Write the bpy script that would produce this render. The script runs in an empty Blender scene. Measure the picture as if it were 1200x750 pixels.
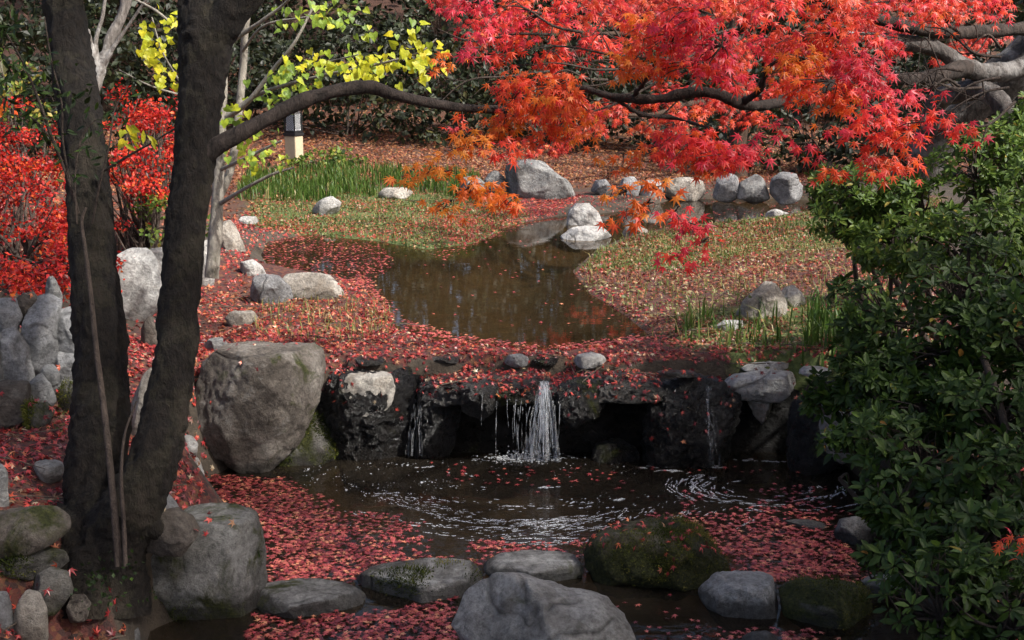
import bpy, bmesh, math, random
import numpy as np
from mathutils import Vector
from mathutils.bvhtree import BVHTree

random.seed(7)
RNG = np.random.default_rng(11)
S = bpy.context.scene
COL = S.collection
R = math.radians

# ------------------------------------------------------------------ camera, sky, sun, exposure
CAM_H, PITCH, F = 2.2, R(12.0), 1448.5          # F = focal length in pixels of a 1200 x 750 picture
cam_d = bpy.data.cameras.new('camera')
cam = bpy.data.objects.new('camera', cam_d)
COL.objects.link(cam)
cam.location = (0, 0, CAM_H)
cam.rotation_euler = (R(90) - PITCH, 0, 0)
cam_d.sensor_width = 36
cam_d.lens = 36 * F / 1200
cam_d.clip_start, cam_d.clip_end = 0.05, 600
S.camera = cam

SUN_EL, SUN_AZ = R(47), R(118)                  # azimuth clockwise from the view direction (+y)
world = bpy.data.worlds.new('World')
S.world = world
world.use_nodes = True
nt = world.node_tree
sky = nt.nodes.new('ShaderNodeTexSky')
sky.sky_type = 'NISHITA'
sky.sun_disc = False
sky.sun_elevation = SUN_EL
sky.sun_rotation = SUN_AZ
sky.air_density, sky.dust_density, sky.ozone_density = 0.8, 4.5, 0.3
bg = nt.nodes['Background']
bg.inputs[1].default_value = 0.135
nt.links.new(sky.outputs[0], bg.inputs[0])
sun_d = bpy.data.lights.new('sun', 'SUN')
sun_d.energy = 3.9
sun_d.angle = R(2.0)
sun_d.color = (1.0, 0.965, 0.91)
sun = bpy.data.objects.new('sun', sun_d)
COL.objects.link(sun)
sdir = Vector((math.sin(SUN_AZ) * math.cos(SUN_EL), math.cos(SUN_AZ) * math.cos(SUN_EL), math.sin(SUN_EL)))
sun.rotation_euler = (-sdir).to_track_quat('-Z', 'Y').to_euler()
sun.location = (8, -3, 14)
S.view_settings.view_transform = 'Standard'
S.view_settings.look = 'None'
S.view_settings.exposure = 1.12
S.view_settings.gamma = 1.0
S.render.engine = 'CYCLES'
S.cycles.max_bounces = 8
S.cycles.transparent_max_bounces = 16
S.cycles.use_denoising = True
S.cycles.denoising_prefilter = 'ACCURATE'

# ------------------------------------------------------------------ picture -> place
CP, SP = math.cos(PITCH), math.sin(PITCH)
FWD, UPC, RGT = np.array([0, CP, -SP]), np.array([0, SP, CP]), np.array([1.0, 0, 0])
CAM = np.array([0, 0, CAM_H])

def ray(px, py):
    return FWD + (px - 600) / F * RGT + (375 - py) / F * UPC

def at_z(px, py, z):
    d = ray(px, py)
    return CAM + d * ((z - CAM_H) / d[2])

def at_d(px, py, d):
    return CAM + ray(px, py) * d

def at_y(px, py, y):
    d = ray(px, py)
    return CAM + d * (y / d[1])

# ------------------------------------------------------------------ noise
def _hash(ix, iy, iz):
    n = (ix * 374761393 + iy * 668265263 + iz * 2147483647 + 1013904223) & 0xFFFFFFFF
    n = ((n ^ (n >> 13)) * 1274126177) & 0xFFFFFFFF
    n = ((n ^ (n >> 16)) * 2246822519) & 0xFFFFFFFF
    return ((n ^ (n >> 15)) & 0xFFFF) / 65535.0

def vnoise(p):
    p = np.asarray(p, float)
    i = np.floor(p).astype(np.int64)
    f = p - i
    f = f * f * f * (f * (f * 6 - 15) + 10)
    r = 0
    for a in (0, 1):
        wx = f[:, 0] if a else 1 - f[:, 0]
        for b in (0, 1):
            wy = f[:, 1] if b else 1 - f[:, 1]
            for c in (0, 1):
                wz = f[:, 2] if c else 1 - f[:, 2]
                r = r + wx * wy * wz * _hash(i[:, 0] + a, i[:, 1] + b, i[:, 2] + c)
    return r * 2 - 1

def fbm(p, octv=4, gain=0.5):
    p = np.asarray(p, float)
    a, s, r = 1.0, 0.0, 0
    for k in range(octv):
        r = r + a * vnoise(p + 17.3 * k)
        s += a
        a *= gain
        p = p * 2.03
    return r / s

def smooth(e0, e1, x):
    t = np.clip((x - e0) / (e1 - e0), 0, 1)
    return t * t * (3 - 2 * t)

def inside(P, poly):
    x, y = P[:, 0], P[:, 1]
    r = np.zeros(len(P), bool)
    n = len(poly)
    for i in range(n):
        x1, y1 = poly[i]
        x2, y2 = poly[(i + 1) % n]
        c = (y1 > y) != (y2 > y)
        with np.errstate(divide='ignore', invalid='ignore'):
            xi = (x2 - x1) * (y - y1) / (y2 - y1) + x1
        r ^= c & (x < xi)
    return r

def sdf(P, poly):
    d = np.full(len(P), 1e9)
    n = len(poly)
    for i in range(n):
        a, b = np.array(poly[i]), np.array(poly[(i + 1) % n])
        ab = b - a
        t = np.clip(((P - a) @ ab) / (ab @ ab), 0, 1)
        q = a + t[:, None] * ab
        d = np.minimum(d, np.hypot(P[:, 0] - q[:, 0], P[:, 1] - q[:, 1]))
    return np.where(inside(P, poly), -d, d)

def wpoly(pts, z):
    return [tuple(at_z(px, py, z)[:2]) for px, py in pts]

# ------------------------------------------------------------------ mesh helpers
class MB:
    """collects vertices and faces for ONE mesh object"""
    def __init__(self):
        self.v, self.f, self.r, self.n = [], [], [], 0
    def add(self, V, Fa, rnd=0.5):
        V = np.asarray(V, float)
        Fa = np.asarray(Fa, np.int64)
        self.v.append(V)
        self.f.append(Fa + self.n)
        self.r.append(np.broadcast_to(np.asarray(rnd, float), (len(Fa),)))
        self.n += len(V)
    def build(self, name, mat, parent=None, smooth_=True, loc=None):
        if parent is not None:
            loc = np.array(parent['_o'])
        V = np.concatenate(self.v)
        if loc is None:
            loc = np.array([(V[:, 0].min() + V[:, 0].max()) / 2, (V[:, 1].min() + V[:, 1].max()) / 2, V[:, 2].min()])
        V = V - loc
        me = bpy.data.meshes.new(name)
        me.vertices.add(len(V))
        me.vertices.foreach_set('co', V.astype(np.float32).ravel())
        loops = np.concatenate([f.ravel() for f in self.f]).astype(np.int32)
        tot = np.concatenate([np.full(len(f), f.shape[1]) for f in self.f]).astype(np.int32)
        me.loops.add(len(loops))
        me.loops.foreach_set('vertex_index', loops)
        me.polygons.add(len(tot))
        st = np.concatenate([[0], np.cumsum(tot)[:-1]]).astype(np.int32)
        me.polygons.foreach_set('loop_start', st)
        me.polygons.foreach_set('use_smooth', np.full(len(tot), smooth_))
        at = me.attributes.new('rnd', 'FLOAT', 'FACE')
        at.data.foreach_set('value', np.concatenate(self.r).astype(np.float32))
        me.update(calc_edges=True)
        me.validate()
        me.materials.append(mat)
        o = bpy.data.objects.new(name, me)
        COL.objects.link(o)
        if parent is not None:
            o.parent = parent
        else:
            o.location = loc
        return o

def tag(o, label=None, cat=None, group=None, kind=None):
    if label: o['label'] = label
    if cat: o['category'] = cat
    if group: o['group'] = group
    if kind: o['kind'] = kind
    return o

ROOTS = []
def thing(name, label, cat, loc, group=None):
    o = bpy.data.objects.new(name, None)
    COL.objects.link(o)
    o.location = tuple(loc)
    o['_o'] = [float(c) for c in loc]
    o.empty_display_size = 0.2
    ROOTS.append(o)
    return tag(o, label, cat, group)

def unit(v):
    return v / np.maximum(np.linalg.norm(v, axis=-1, keepdims=True), 1e-9)

def frames(N, H):
    """rotation matrices whose y axis is about H and z axis is N"""
    N = unit(N)
    X = unit(np.cross(H, N))
    Y = np.cross(N, X)
    return np.stack([X, Y, N], axis=2)

def inst(mb, T, TF, P, Rm, Sc, rnd, droop=None, TD=None):
    P, Sc = np.asarray(P), np.asarray(Sc)
    N, k = len(P), len(T)
    if N == 0: return
    L = np.broadcast_to(T, (N, k, 3))
    if droop is not None:
        L = L + np.asarray(droop)[:, None, None] * TD
    L = L * (Sc[:, None, None] if Sc.ndim == 1 else Sc[:, None, :])
    W = np.einsum('nij,nkj->nki', Rm, L) + P[:, None, :]
    Fa = (np.asarray(TF)[None] + (np.arange(N) * k)[:, None, None]).reshape(-1, len(TF[0]))
    mb.add(W.reshape(-1, 3), Fa, np.repeat(rnd, len(TF)))

def star(lobes, notch):
    pts = []
    for i, (a, r) in enumerate(lobes):
        pts.append((a, r))
        if i < len(lobes) - 1:
            a2 = lobes[i + 1][0]
            pts.append(((a + a2) / 2, notch * (r + lobes[i + 1][1]) / 2 + .04))
    pts.append((180, .06))
    V = [(0, 0, 0)] + [(r * math.sin(R(a)), r * math.cos(R(a)), 0) for a, r in pts]
    n = len(pts)
    Fa = [(0, 1 + (i + 1) % n, 1 + i) for i in range(n)]
    V = np.array(V)
    rr = np.hypot(V[:, 0], V[:, 1])
    V[:, 2] = -.10 * rr
    V[0, 2] = .03
    TD = np.zeros_like(V)
    TD[:, 2] = -rr ** 2
    return V, Fa, TD
MAPLE = star([(-128, .42), (-86, .74), (-43, .93), (0, 1.0), (43, .93), (86, .74), (128, .42)], .30)
MAPLE5 = star([(-105, .6), (-50, .9), (0, 1.0), (50, .9), (105, .6)], .34)
EV = np.array([(0, 0, 0), (0, .4, -.04), (0, .75, -.05), (0, 1, -.10), (-.16, .38, .02), (-.135, .72, .0), (.16, .38, .02), (.135, .72, .0)])
EF = [(0, 1, 4), (1, 5, 4), (1, 2, 5), (2, 3, 5), (0, 6, 1), (1, 6, 7), (1, 7, 2), (2, 7, 3)]
ETD = np.zeros_like(EV); ETD[:, 2] = -EV[:, 1] ** 2
HV = np.array([(0, .08, 0), (-.3, -.08, .02), (-.5, .16, .05), (-.42, .48, .03), (0, 1.05, -.12), (.42, .48, .03), (.5, .16, .05), (.3, -.08, .02), (0, .5, -.05)])
HF = [(8, 0, 1), (8, 1, 2), (8, 2, 3), (8, 3, 4), (8, 4, 5), (8, 5, 6), (8, 6, 7), (8, 7, 0)]
HTD = np.zeros_like(HV); HTD[:, 2] = -HV[:, 1] ** 2
DV = np.array([(0, 0, 0), (.32, .45, .03), (0, 1, -.06), (-.32, .45, .03)])
DF = [(0, 1, 2), (0, 2, 3)]

def catmull(pts, per=6):
    pts = np.asarray(pts, float)
    if len(pts) < 3:
        t = np.linspace(0, 1, per + 1)[:, None]
        return pts[0] * (1 - t) + pts[-1] * t
    P = np.vstack([2 * pts[0] - pts[1], pts, 2 * pts[-1] - pts[-2]])
    out = []
    for i in range(1, len(P) - 2):
        for k in range(per):
            t = k / per
            a, b, c, d = P[i - 1], P[i], P[i + 1], P[i + 2]
            out.append(.5 * (2 * b + (c - a) * t + (2 * a - 5 * b + 4 * c - d) * t * t + (3 * b - a - 3 * c + d) * t ** 3))
    out.append(pts[-1])
    return np.array(out)

def tube(mb, pts, rad, sides=8, per=6, amp=0.0, seed=0.0, freq=6.0, rnd=.5):
    """swept tapering tube through world points"""
    Q = catmull(np.column_stack([np.asarray(pts, float), np.asarray(rad, float)]), per)
    C, r = Q[:, :3], np.maximum(Q[:, 3], 1e-4)
    T = unit(np.gradient(C, axis=0))
    ref = np.array([0.31, 0.77, 0.11])
    A = unit(np.cross(T, ref + 0 * T))
    B = np.cross(T, A)
    th = np.linspace(0, 2 * np.pi, sides, endpoint=False)
    dirs = A[:, None, :] * np.cos(th)[None, :, None] + B[:, None, :] * np.sin(th)[None, :, None]
    V = C[:, None, :] + dirs * r[:, None, None]
    if amp:
        flat = V.reshape(-1, 3)
        n = fbm(flat * np.array([freq, freq, freq * .45]) + seed, 4) + .85 * fbm(flat * freq * 3 + seed, 3)
        V = V + dirs * (amp * n.reshape(V.shape[:2]) * (r[:, None] / r.max()) ** .5)[:, :, None]
    m = len(C)
    V = V.reshape(-1, 3)
    i = np.arange(m - 1)[:, None] * sides
    j = np.arange(sides)[None]
    j2 = (j + 1) % sides
    Fa = np.stack([i + j, i + j2, i + sides + j2, i + sides + j], axis=-1).reshape(-1, 4)
    mb.add(V, Fa, rnd)
    e = len(V)
    mb.add(np.vstack([V[:sides], C[:1], V[-sides:], C[-1:]]),
           [(sides, (k + 1) % sides, k) for k in range(sides)] +
           [(2 * sides + 1, sides + 1 + k, sides + 1 + (k + 1) % sides) for k in range(sides)], rnd)

DSC = 1.0
def ptube(mb, spec, sides=10, per=6, amp=0.0, seed=0.0, freq=6.0):
    """spec rows: picture x, picture y, depth, radius in picture pixels"""
    tube(mb, [at_d(a, b, d * DSC) for a, b, d, w in spec], [w * d * DSC / F for a, b, d, w in spec], sides, per, amp, seed, freq)

# ------------------------------------------------------------------ materials
def newmat(name):
    m = bpy.data.materials.new(name)
    m.use_nodes = True
    t = m.node_tree
    t.nodes.clear()
    return m, t, (lambda k, **kw: _node(t, k, kw)), t.links.new

def _node(t, k, kw):
    n = t.nodes.new('ShaderNode' + k)
    for a, b in kw.items():
        if a.startswith('i_'):
            n.inputs[a[2:].replace('_', ' ')].default_value = b
        else:
            setattr(n, a, b)
    return n

def ramp(nd, stops, interp='LINEAR'):
    r = nd('ValToRGB')
    cr = r.color_ramp
    cr.interpolation = interp
    while len(cr.elements) < len(stops): cr.elements.new(0.5)
    for e, (p, c) in zip(cr.elements, stops):
        e.position = p
        e.color = (*c, 1) if len(c) == 3 else c
    return r

def g(v): return (v, v, v)

def mixc(nd, L, fac, a, b, mode='MIX'):
    m = nd('MixRGB', blend_type=mode)
    for s, x in ((0, fac), (1, a), (2, b)):
        if hasattr(x, 'links'): L(x, m.inputs[s])
        elif s == 0: m.inputs[0].default_value = x
        else: m.inputs[s].default_value = (*x, 1)
    return m.outputs[0]

def leaf_mat(name, stops, trans=.42, rough=.45, spec=.35, sat_noise=0.0):
    m, t, nd, L = newmat(name)
    a = nd('Attribute', attribute_name='rnd')
    r = ramp(nd, stops)
    L(a.outputs['Fac'], r.inputs[0])
    g1 = nd('NewGeometry')
    nz = nd('TexNoise', i_Scale=40.0)
    L(g1.outputs['Position'], nz.inputs['Vector'])
    v = ramp(nd, [(.3, g(.72)), (.75, g(1.15))])
    L(nz.outputs['Fac'], v.inputs[0])
    c = mixc(nd, L, 1.0, r.outputs[0], v.outputs[0], 'MULTIPLY')
    p = nd('BsdfPrincipled', i_Roughness=rough)
    p.inputs['Specular IOR Level'].default_value = spec
    L(c, p.inputs['Base Color'])
    tr = nd('BsdfTranslucent')
    L(c, tr.inputs[0])
    mx = nd('MixShader')
    mx.inputs[0].default_value = trans
    L(p.outputs[0], mx.inputs[1]); L(tr.outputs[0], mx.inputs[2])
    o = nd('OutputMaterial')
    L(mx.outputs[0], o.inputs[0])
    return m

def rock_mat(name, lo, mid, hi, lichen=(.55, .54, .5), lich=.3, moss=0.0, rough=.85, scale=1.0, stain=(.10, .075, .05), st=.3, wet=0.0, bump=1.0):
    m, t, nd, L = newmat(name)
    tc = nd('TexCoord')
    oi = nd('ObjectInfo')
    mul = nd('VectorMath', operation='SCALE')
    mul.inputs['Scale'].default_value = 37.0
    cmb = nd('CombineXYZ')
    for k in range(3): L(oi.outputs['Random'], cmb.inputs[k])
    L(cmb.outputs[0], mul.inputs[0])
    ad = nd('VectorMath', operation='ADD')
    L(tc.outputs['Object'], ad.inputs[0]); L(mul.outputs[0], ad.inputs[1])
    vec = ad.outputs[0]
    def noise(s, d=6, rg=.6, dist=0.0):
        n = nd('TexNoise', i_Scale=s * scale, i_Detail=float(d), i_Roughness=rg, i_Distortion=dist)
        L(vec, n.inputs['Vector'])
        return n.outputs['Fac']
    n1 = noise(3.2, 8, .65, .6)
    r1 = ramp(nd, [(.34, lo), (.5, mid), (.63, hi)])
    L(n1, r1.inputs[0])
    c = r1.outputs[0]
    n2 = noise(34, 8, .8)
    r2 = ramp(nd, [(.30, g(.25)), (.5, g(.95)), (.72, g(1.6))])
    L(n2, r2.inputs[0])
    c = mixc(nd, L, .9, c, r2.outputs[0], 'MULTIPLY')
    n3 = noise(5.5, 5, .7, 1.2)
    r3 = ramp(nd, [(.52, g(0)), (.66, g(st))])
    L(n3, r3.inputs[0])
    c = mixc(nd, L, r3.outputs[0], c, stain)
    n4 = noise(9, 8, .72, .3)
    r4 = ramp(nd, [(.56, g(0)), (.64, g(lich))])
    L(n4, r4.inputs[0])
    c = mixc(nd, L, r4.outputs[0], c, lichen)
    # hairline cracks
    n5 = noise(1.5, 3, .5, .5)
    m1 = nd('Math', operation='SUBTRACT'); L(n5, m1.inputs[0]); m1.inputs[1].default_value = .5
    m2 = nd('Math', operation='ABSOLUTE'); L(m1.outputs[0], m2.inputs[0])
    r5 = ramp(nd, [(0.0, g(1)), (.016, g(0))])
    L(m2.outputs[0], r5.inputs[0])
    n8 = noise(2.2, 3)
    r8 = ramp(nd, [(.5, g(0)), (.6, g(.6))]); L(n8, r8.inputs[0])
    crack = mixc(nd, L, 1.0, r5.outputs[0], r8.outputs[0], 'MULTIPLY')
    c = mixc(nd, L, crack, c, (.03, .026, .022))
    gpz = nd('NewGeometry'); szz = nd('SeparateXYZ'); L(gpz.outputs['Position'], szz.inputs[0])
    wl = nd('Math', operation='MULTIPLY_ADD'); L(n3, wl.inputs[0]); wl.inputs[1].default_value = -.10; L(szz.outputs[2], wl.inputs[2])
    rw = ramp(nd, [(.0, g(.75)), (.03, g(0))]); L(wl.outputs[0], rw.inputs[0])
    c = mixc(nd, L, rw.outputs[0], c, (.018, .015, .012))          # wet tide mark at the water line
    if moss > 0:
        n6 = noise(3.0, 6, .65, .4)
        r6 = ramp(nd, [(.62 - .3 * moss, g(0)), (.70 - .3 * moss, g(1))])
        L(n6, r6.inputs[0])
        n7 = noise(60, 4, .8)
        r7 = ramp(nd, [(.3, (.012, .018, .005)), (.55, (.05, .055, .012)), (.75, (.12, .12, .025))])
        L(n7, r7.inputs[0])
        c = mixc(nd, L, r6.outputs[0], c, r7.outputs[0])
    p = nd('BsdfPrincipled', i_Roughness=rough)
    p.inputs['Specular IOR Level'].default_value = .3 + .3 * wet
    L(c, p.inputs['Base Color'])
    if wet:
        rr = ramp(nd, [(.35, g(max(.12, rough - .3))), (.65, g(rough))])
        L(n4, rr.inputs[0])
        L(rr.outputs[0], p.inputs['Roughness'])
    hb = nd('Math', operation='MULTIPLY_ADD')
    L(n4, hb.inputs[0]); hb.inputs[1].default_value = 1.0
    L(n2, hb.inputs[2])
    hc = nd('Math', operation='SUBTRACT')
    L(hb.outputs[0], hc.inputs[0]); L(crack, hc.inputs[1])
    b = nd('Bump', i_Strength=.95 * bump, i_Distance=.05)
    L(hc.outputs[0], b.inputs['Height'])
    L(b.outputs[0], p.inputs['Normal'])
    o = nd('OutputMaterial'); L(p.outputs[0], o.inputs[0])
    return m

def bark_mat(name, lo, hi, moss=.0, rough=.9, pale=None, scale=1.0):
    m, t, nd, L = newmat(name)
    gp = nd('NewGeometry')
    mp = nd('Mapping'); mp.inputs['Scale'].default_value = (1, 1, .4)
    L(gp.outputs['Position'], mp.inputs[0])
    n1 = nd('TexNoise', i_Scale=30.0 * scale, i_Detail=8.0, i_Roughness=.7, i_Distortion=.5); L(mp.outputs[0], n1.inputs['Vector'])
    n2 = nd('TexNoise', i_Scale=5.0, i_Detail=5.0, i_Roughness=.65); L(gp.outputs['Position'], n2.inputs['Vector'])
    n4 = nd('TexNoise', i_Scale=110.0, i_Detail=3.0); L(gp.outputs['Position'], n4.inputs['Vector'])
    r1 = ramp(nd, [(.3, lo), (.7, hi)]); L(n1.outputs['Fac'], r1.inputs[0])
    c = r1.outputs[0]
    if moss:
        r2 = ramp(nd, [(.62 - .3 * moss, g(0)), (.78 - .3 * moss, g(.8))]); L(n2.outputs['Fac'], r2.inputs[0])
        r3 = ramp(nd, [(.35, (.008, .012, .004)), (.7, (.045, .05, .016))]); L(n4.outputs['Fac'], r3.inputs[0])
        c = mixc(nd, L, r2.outputs[0], c, r3.outputs[0])
    if pale:
        r4 = ramp(nd, [(.5, g(0)), (.62, g(.85))]); L(n2.outputs['Fac'], r4.inputs[0])
        c = mixc(nd, L, r4.outputs[0], c, pale)
    p = nd('BsdfPrincipled', i_Roughness=rough)
    p.inputs['Specular IOR Level'].default_value = .25
    L(c, p.inputs['Base Color'])
    b = nd('Bump', i_Strength=1.0, i_Distance=.035); L(n1.outputs['Fac'], b.inputs['Height'])
    b2 = nd('Bump', i_Strength=.4, i_Distance=.006); L(n4.outputs['Fac'], b2.inputs['Height']); L(b.outputs[0], b2.inputs['Normal'])
    L(b2.outputs[0], p.inputs['Normal'])
    o = nd('OutputMaterial'); L(p.outputs[0], o.inputs[0])
    return m

def plain_mat(name, c, rough=.7, metal=0.0, nz=.15, sc=30.0):
    m, t, nd, L = newmat(name)
    gp = nd('NewGeometry')
    n = nd('TexNoise', i_Scale=sc, i_Detail=5.0); L(gp.outputs['Position'], n.inputs['Vector'])
    r = ramp(nd, [(.3, tuple(x * (1 - nz) for x in c)), (.7, tuple(min(1, x * (1 + nz)) for x in c))]); L(n.outputs['Fac'], r.inputs[0])
    p = nd('BsdfPrincipled', i_Roughness=rough, i_Metallic=metal); L(r.outputs[0], p.inputs['Base Color'])
    o = nd('OutputMaterial'); L(p.outputs[0], o.inputs[0])
    return m

def water_mat(name, tint, wave, sc, silt, murk):
    m, t, nd, L = newmat(name)
    gp = nd('NewGeometry')
    mp = nd('Mapping'); mp.inputs['Scale'].default_value = (.45, 1.0, 1.0)
    L(gp.outputs['Position'], mp.inputs[0])
    n = nd('TexNoise', i_Scale=sc, i_Detail=3.0, i_Roughness=.5, i_Distortion=.3); L(mp.outputs[0], n.inputs['Vector'])
    b = nd('Bump', i_Strength=wave, i_Distance=.02); L(n.outputs['Fac'], b.inputs['Height'])
    fr = nd('Fresnel', i_IOR=1.33); L(b.outputs[0], fr.inputs['Normal'])
    gl = nd('BsdfGlossy', i_Roughness=.02); L(b.outputs[0], gl.inputs['Normal'])
    tr0 = nd('BsdfTransparent'); tr0.inputs[0].default_value = (*tint, 1)
    df = nd('BsdfDiffuse'); df.inputs[0].default_value = (*silt, 1)
    tr = nd('MixShader'); tr.inputs[0].default_value = murk; L(tr0.outputs[0], tr.inputs[1]); L(df.outputs[0], tr.inputs[2])
    mx = nd('MixShader'); L(fr.outputs[0], mx.inputs[0]); L(tr.outputs[0], mx.inputs[1]); L(gl.outputs[0], mx.inputs[2])
    o = nd('OutputMaterial'); L(mx.outputs[0], o.inputs[0])
    return m

M = {}
M['grey'] = rock_mat('grey_stone', (.12, .12, .12), (.23, .23, .225), (.36, .355, .34))
M['pale'] = rock_mat('pale_stone', (.30, .29, .27), (.46, .45, .43), (.60, .59, .56), st=.25, stain=(.26, .20, .14), lich=.15)
M['tan'] = rock_mat('tan_stone', (.20, .175, .145), (.35, .315, .27), (.50, .465, .41), st=.4, stain=(.20, .15, .10))
M['brown'] = rock_mat('brown_stone', (.07, .058, .048), (.14, .118, .098), (.23, .205, .175), moss=.08, lich=.3, lichen=(.3, .28, .24))
M['boulder'] = rock_mat('weathered_stone', (.075, .062, .05), (.15, .128, .108), (.26, .235, .205), moss=.2, lich=.35, lichen=(.33, .32, .3), stain=(.05, .04, .03))
M['mossy'] = rock_mat('mossy_stone', (.05, .046, .04), (.12, .112, .10), (.22, .21, .19), moss=.62, lich=.4, lichen=(.3, .29, .26))
M['moss'] = rock_mat('moss_mound', (.04, .036, .026), (.085, .075, .05), (.14, .12, .08), moss=.75, lich=.1, bump=1.3)
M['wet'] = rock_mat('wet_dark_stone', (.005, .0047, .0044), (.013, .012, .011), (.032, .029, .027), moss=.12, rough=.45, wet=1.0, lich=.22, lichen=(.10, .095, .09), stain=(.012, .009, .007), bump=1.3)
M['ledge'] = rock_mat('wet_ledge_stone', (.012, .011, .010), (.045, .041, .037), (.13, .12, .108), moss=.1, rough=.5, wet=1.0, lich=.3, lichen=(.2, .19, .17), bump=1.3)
M['block'] = rock_mat('blocky_stone', (.07, .068, .06), (.15, .145, .135), (.27, .265, .25), moss=.36, lich=.4, lichen=(.36, .34, .29))
M['step'] = rock_mat('flat_grey_stone', (.20, .195, .18), (.36, .352, .335), (.50, .492, .47), moss=.2, lich=.3, lichen=(.4, .39, .36))
M['granite'] = rock_mat('speckled_granite', (.15, .15, .152), (.28, .28, .283), (.42, .42, .42), lich=.5, lichen=(.42, .42, .42), st=.2)

MAPLE_STOPS = [(0, (.88, .31, .03)), (.18, (.86, .20, .02)), (.4, (.82, .10, .025)), (.6, (.80, .05, .03)), (.78, (.78, .05, .085)), (.93, (.68, .04, .08)), (1, (.40, .015, .02))]
M['maple'] = leaf_mat('maple_leaf', MAPLE_STOPS, trans=.56, rough=.42, spec=.5)
M['maple_far'] = leaf_mat('deep_red_leaf', [(0, (.70, .17, .03)), (.4, (.58, .05, .022)), (.7, (.44, .022, .02)), (1, (.22, .012, .012))], trans=.4)
M['litter'] = leaf_mat('fallen_leaf', [(0, (.48, .25, .13)), (.1, (.47, .14, .05)), (.26, (.43, .052, .030)), (.48, (.33, .025, .026)), (.72, (.135, .013, .017)), (.88, (.09, .022, .018)), (.95, (.22, .13, .07)), (1, (.42, .32, .20))], trans=.12, rough=.38, spec=.55)
M['float'] = leaf_mat('floating_leaf', [(0, (.60, .28, .14)), (.12, (.56, .18, .10)), (.32, (.46, .095, .08)), (.58, (.30, .040, .045)), (.8, (.14, .016, .02)), (1, (.05, .010, .010))], trans=.06, rough=.35, spec=.6)
M['brownlitter'] = leaf_mat('old_brown_leaf', [(0, (.33, .17, .07)), (.3, (.26, .10, .04)), (.55, (.20, .045, .025)), (.8, (.12, .035, .02)), (1, (.06, .03, .02))], trans=.1)
M['redbush'] = leaf_mat('red_bush_leaf', [(0, (.72, .20, .03)), (.25, (.68, .08, .02)), (.55, (.56, .028, .018)), (.8, (.38, .014, .016)), (1, (.09, .014, .010))], trans=.42)
M['yellow'] = leaf_mat('yellow_green_leaf', [(0, (.62, .52, .02)), (.4, (.50, .52, .03)), (.75, (.30, .42, .045)), (1, (.16, .26, .04))], trans=.5)
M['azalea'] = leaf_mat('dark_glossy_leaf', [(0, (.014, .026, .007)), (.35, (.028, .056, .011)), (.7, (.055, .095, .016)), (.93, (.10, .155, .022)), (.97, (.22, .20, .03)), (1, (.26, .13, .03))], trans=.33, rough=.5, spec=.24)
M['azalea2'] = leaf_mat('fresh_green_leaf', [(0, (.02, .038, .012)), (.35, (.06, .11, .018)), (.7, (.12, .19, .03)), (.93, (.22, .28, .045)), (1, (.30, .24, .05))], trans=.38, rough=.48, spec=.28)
M['evergreen'] = leaf_mat('evergreen_leaf', [(0, (.010, .014, .007)), (.5, (.022, .030, .012)), (.85, (.045, .052, .018)), (1, (.08, .072, .02))], trans=.25, rough=.5)
M['grass'] = leaf_mat('grass_blade', [(0, (.035, .075, .012)), (.5, (.065, .125, .018)), (.85, (.13, .17, .04)), (1, (.34, .27, .11))], trans=.4)
M['cover'] = leaf_mat('ground_cover_leaf', [(0, (.04, .07, .018)), (.4, (.085, .125, .03)), (.7, (.17, .18, .06)), (.85, (.26, .23, .10)), (1, (.30, .22, .13))], trans=.35)
M['bark'] = bark_mat('dark_mossy_bark', (.002, .0017, .0014), (.024, .018, .0135), moss=.42, pale=(.036, .027, .021), scale=1.9)
M['bough'] = bark_mat('brown_bark', (.014, .011, .009), (.065, .049, .041), moss=.0, scale=.8)
M['maplebark'] = bark_mat('grey_maple_bark', (.03, .026, .024), (.13, .115, .105), moss=.15, pale=(.24, .23, .22))
M['palebark'] = bark_mat('pale_grey_bark', (.16, .14, .115), (.36, .33, .28), moss=.15)
M['deadwood'] = bark_mat('bleached_wood', (.07, .058, .05), (.24, .22, .20), pale=(.42, .41, .39))
M['twig'] = bark_mat('thin_twig', (.03, .022, .018), (.10, .075, .06))
M['cedar'] = bark_mat('red_brown_bark', (.025, .016, .011), (.09, .055, .038))

# ground: leaf mould, mud, moss, driven by attributes of the sheet
m, t, nd, L = newmat('ground_soil')
gp = nd('NewGeometry')
def gnoise(s, d=6, rg=.65):
    n = nd('TexNoise', i_Scale=s, i_Detail=float(d), i_Roughness=rg); L(gp.outputs['Position'], n.inputs['Vector']); return n.outputs['Fac']
mud = ramp(nd, [(.3, (.022, .016, .010)), (.7, (.065, .048, .032))]); L(gnoise(9), mud.inputs[0])
vo = nd('TexVoronoi', i_Scale=44.0); L(gp.outputs['Position'], vo.inputs['Vector'])
sx = nd('SeparateColor'); L(vo.outputs['Color'], sx.inputs[0])
lf = ramp(nd, [(0, (.022, .010, .008)), (.4, (.07, .014, .012)), (.7, (.10, .022, .013)), (.9, (.13, .05, .02)), (1, (.06, .035, .022))]); L(sx.outputs[0], lf.inputs[0])
gn = ramp(nd, [(.3, (.035, .055, .012)), (.55, (.085, .115, .025)), (.75, (.16, .15, .06))]); L(gnoise(34, 5, .75), gn.inputs[0])
sl = ramp(nd, [(.3, (.022, .012, .007)), (.5, (.062, .023, .011)), (.72, (.12, .05, .022))]); L(gnoise(26, 7, .78), sl.inputs[0])
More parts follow.
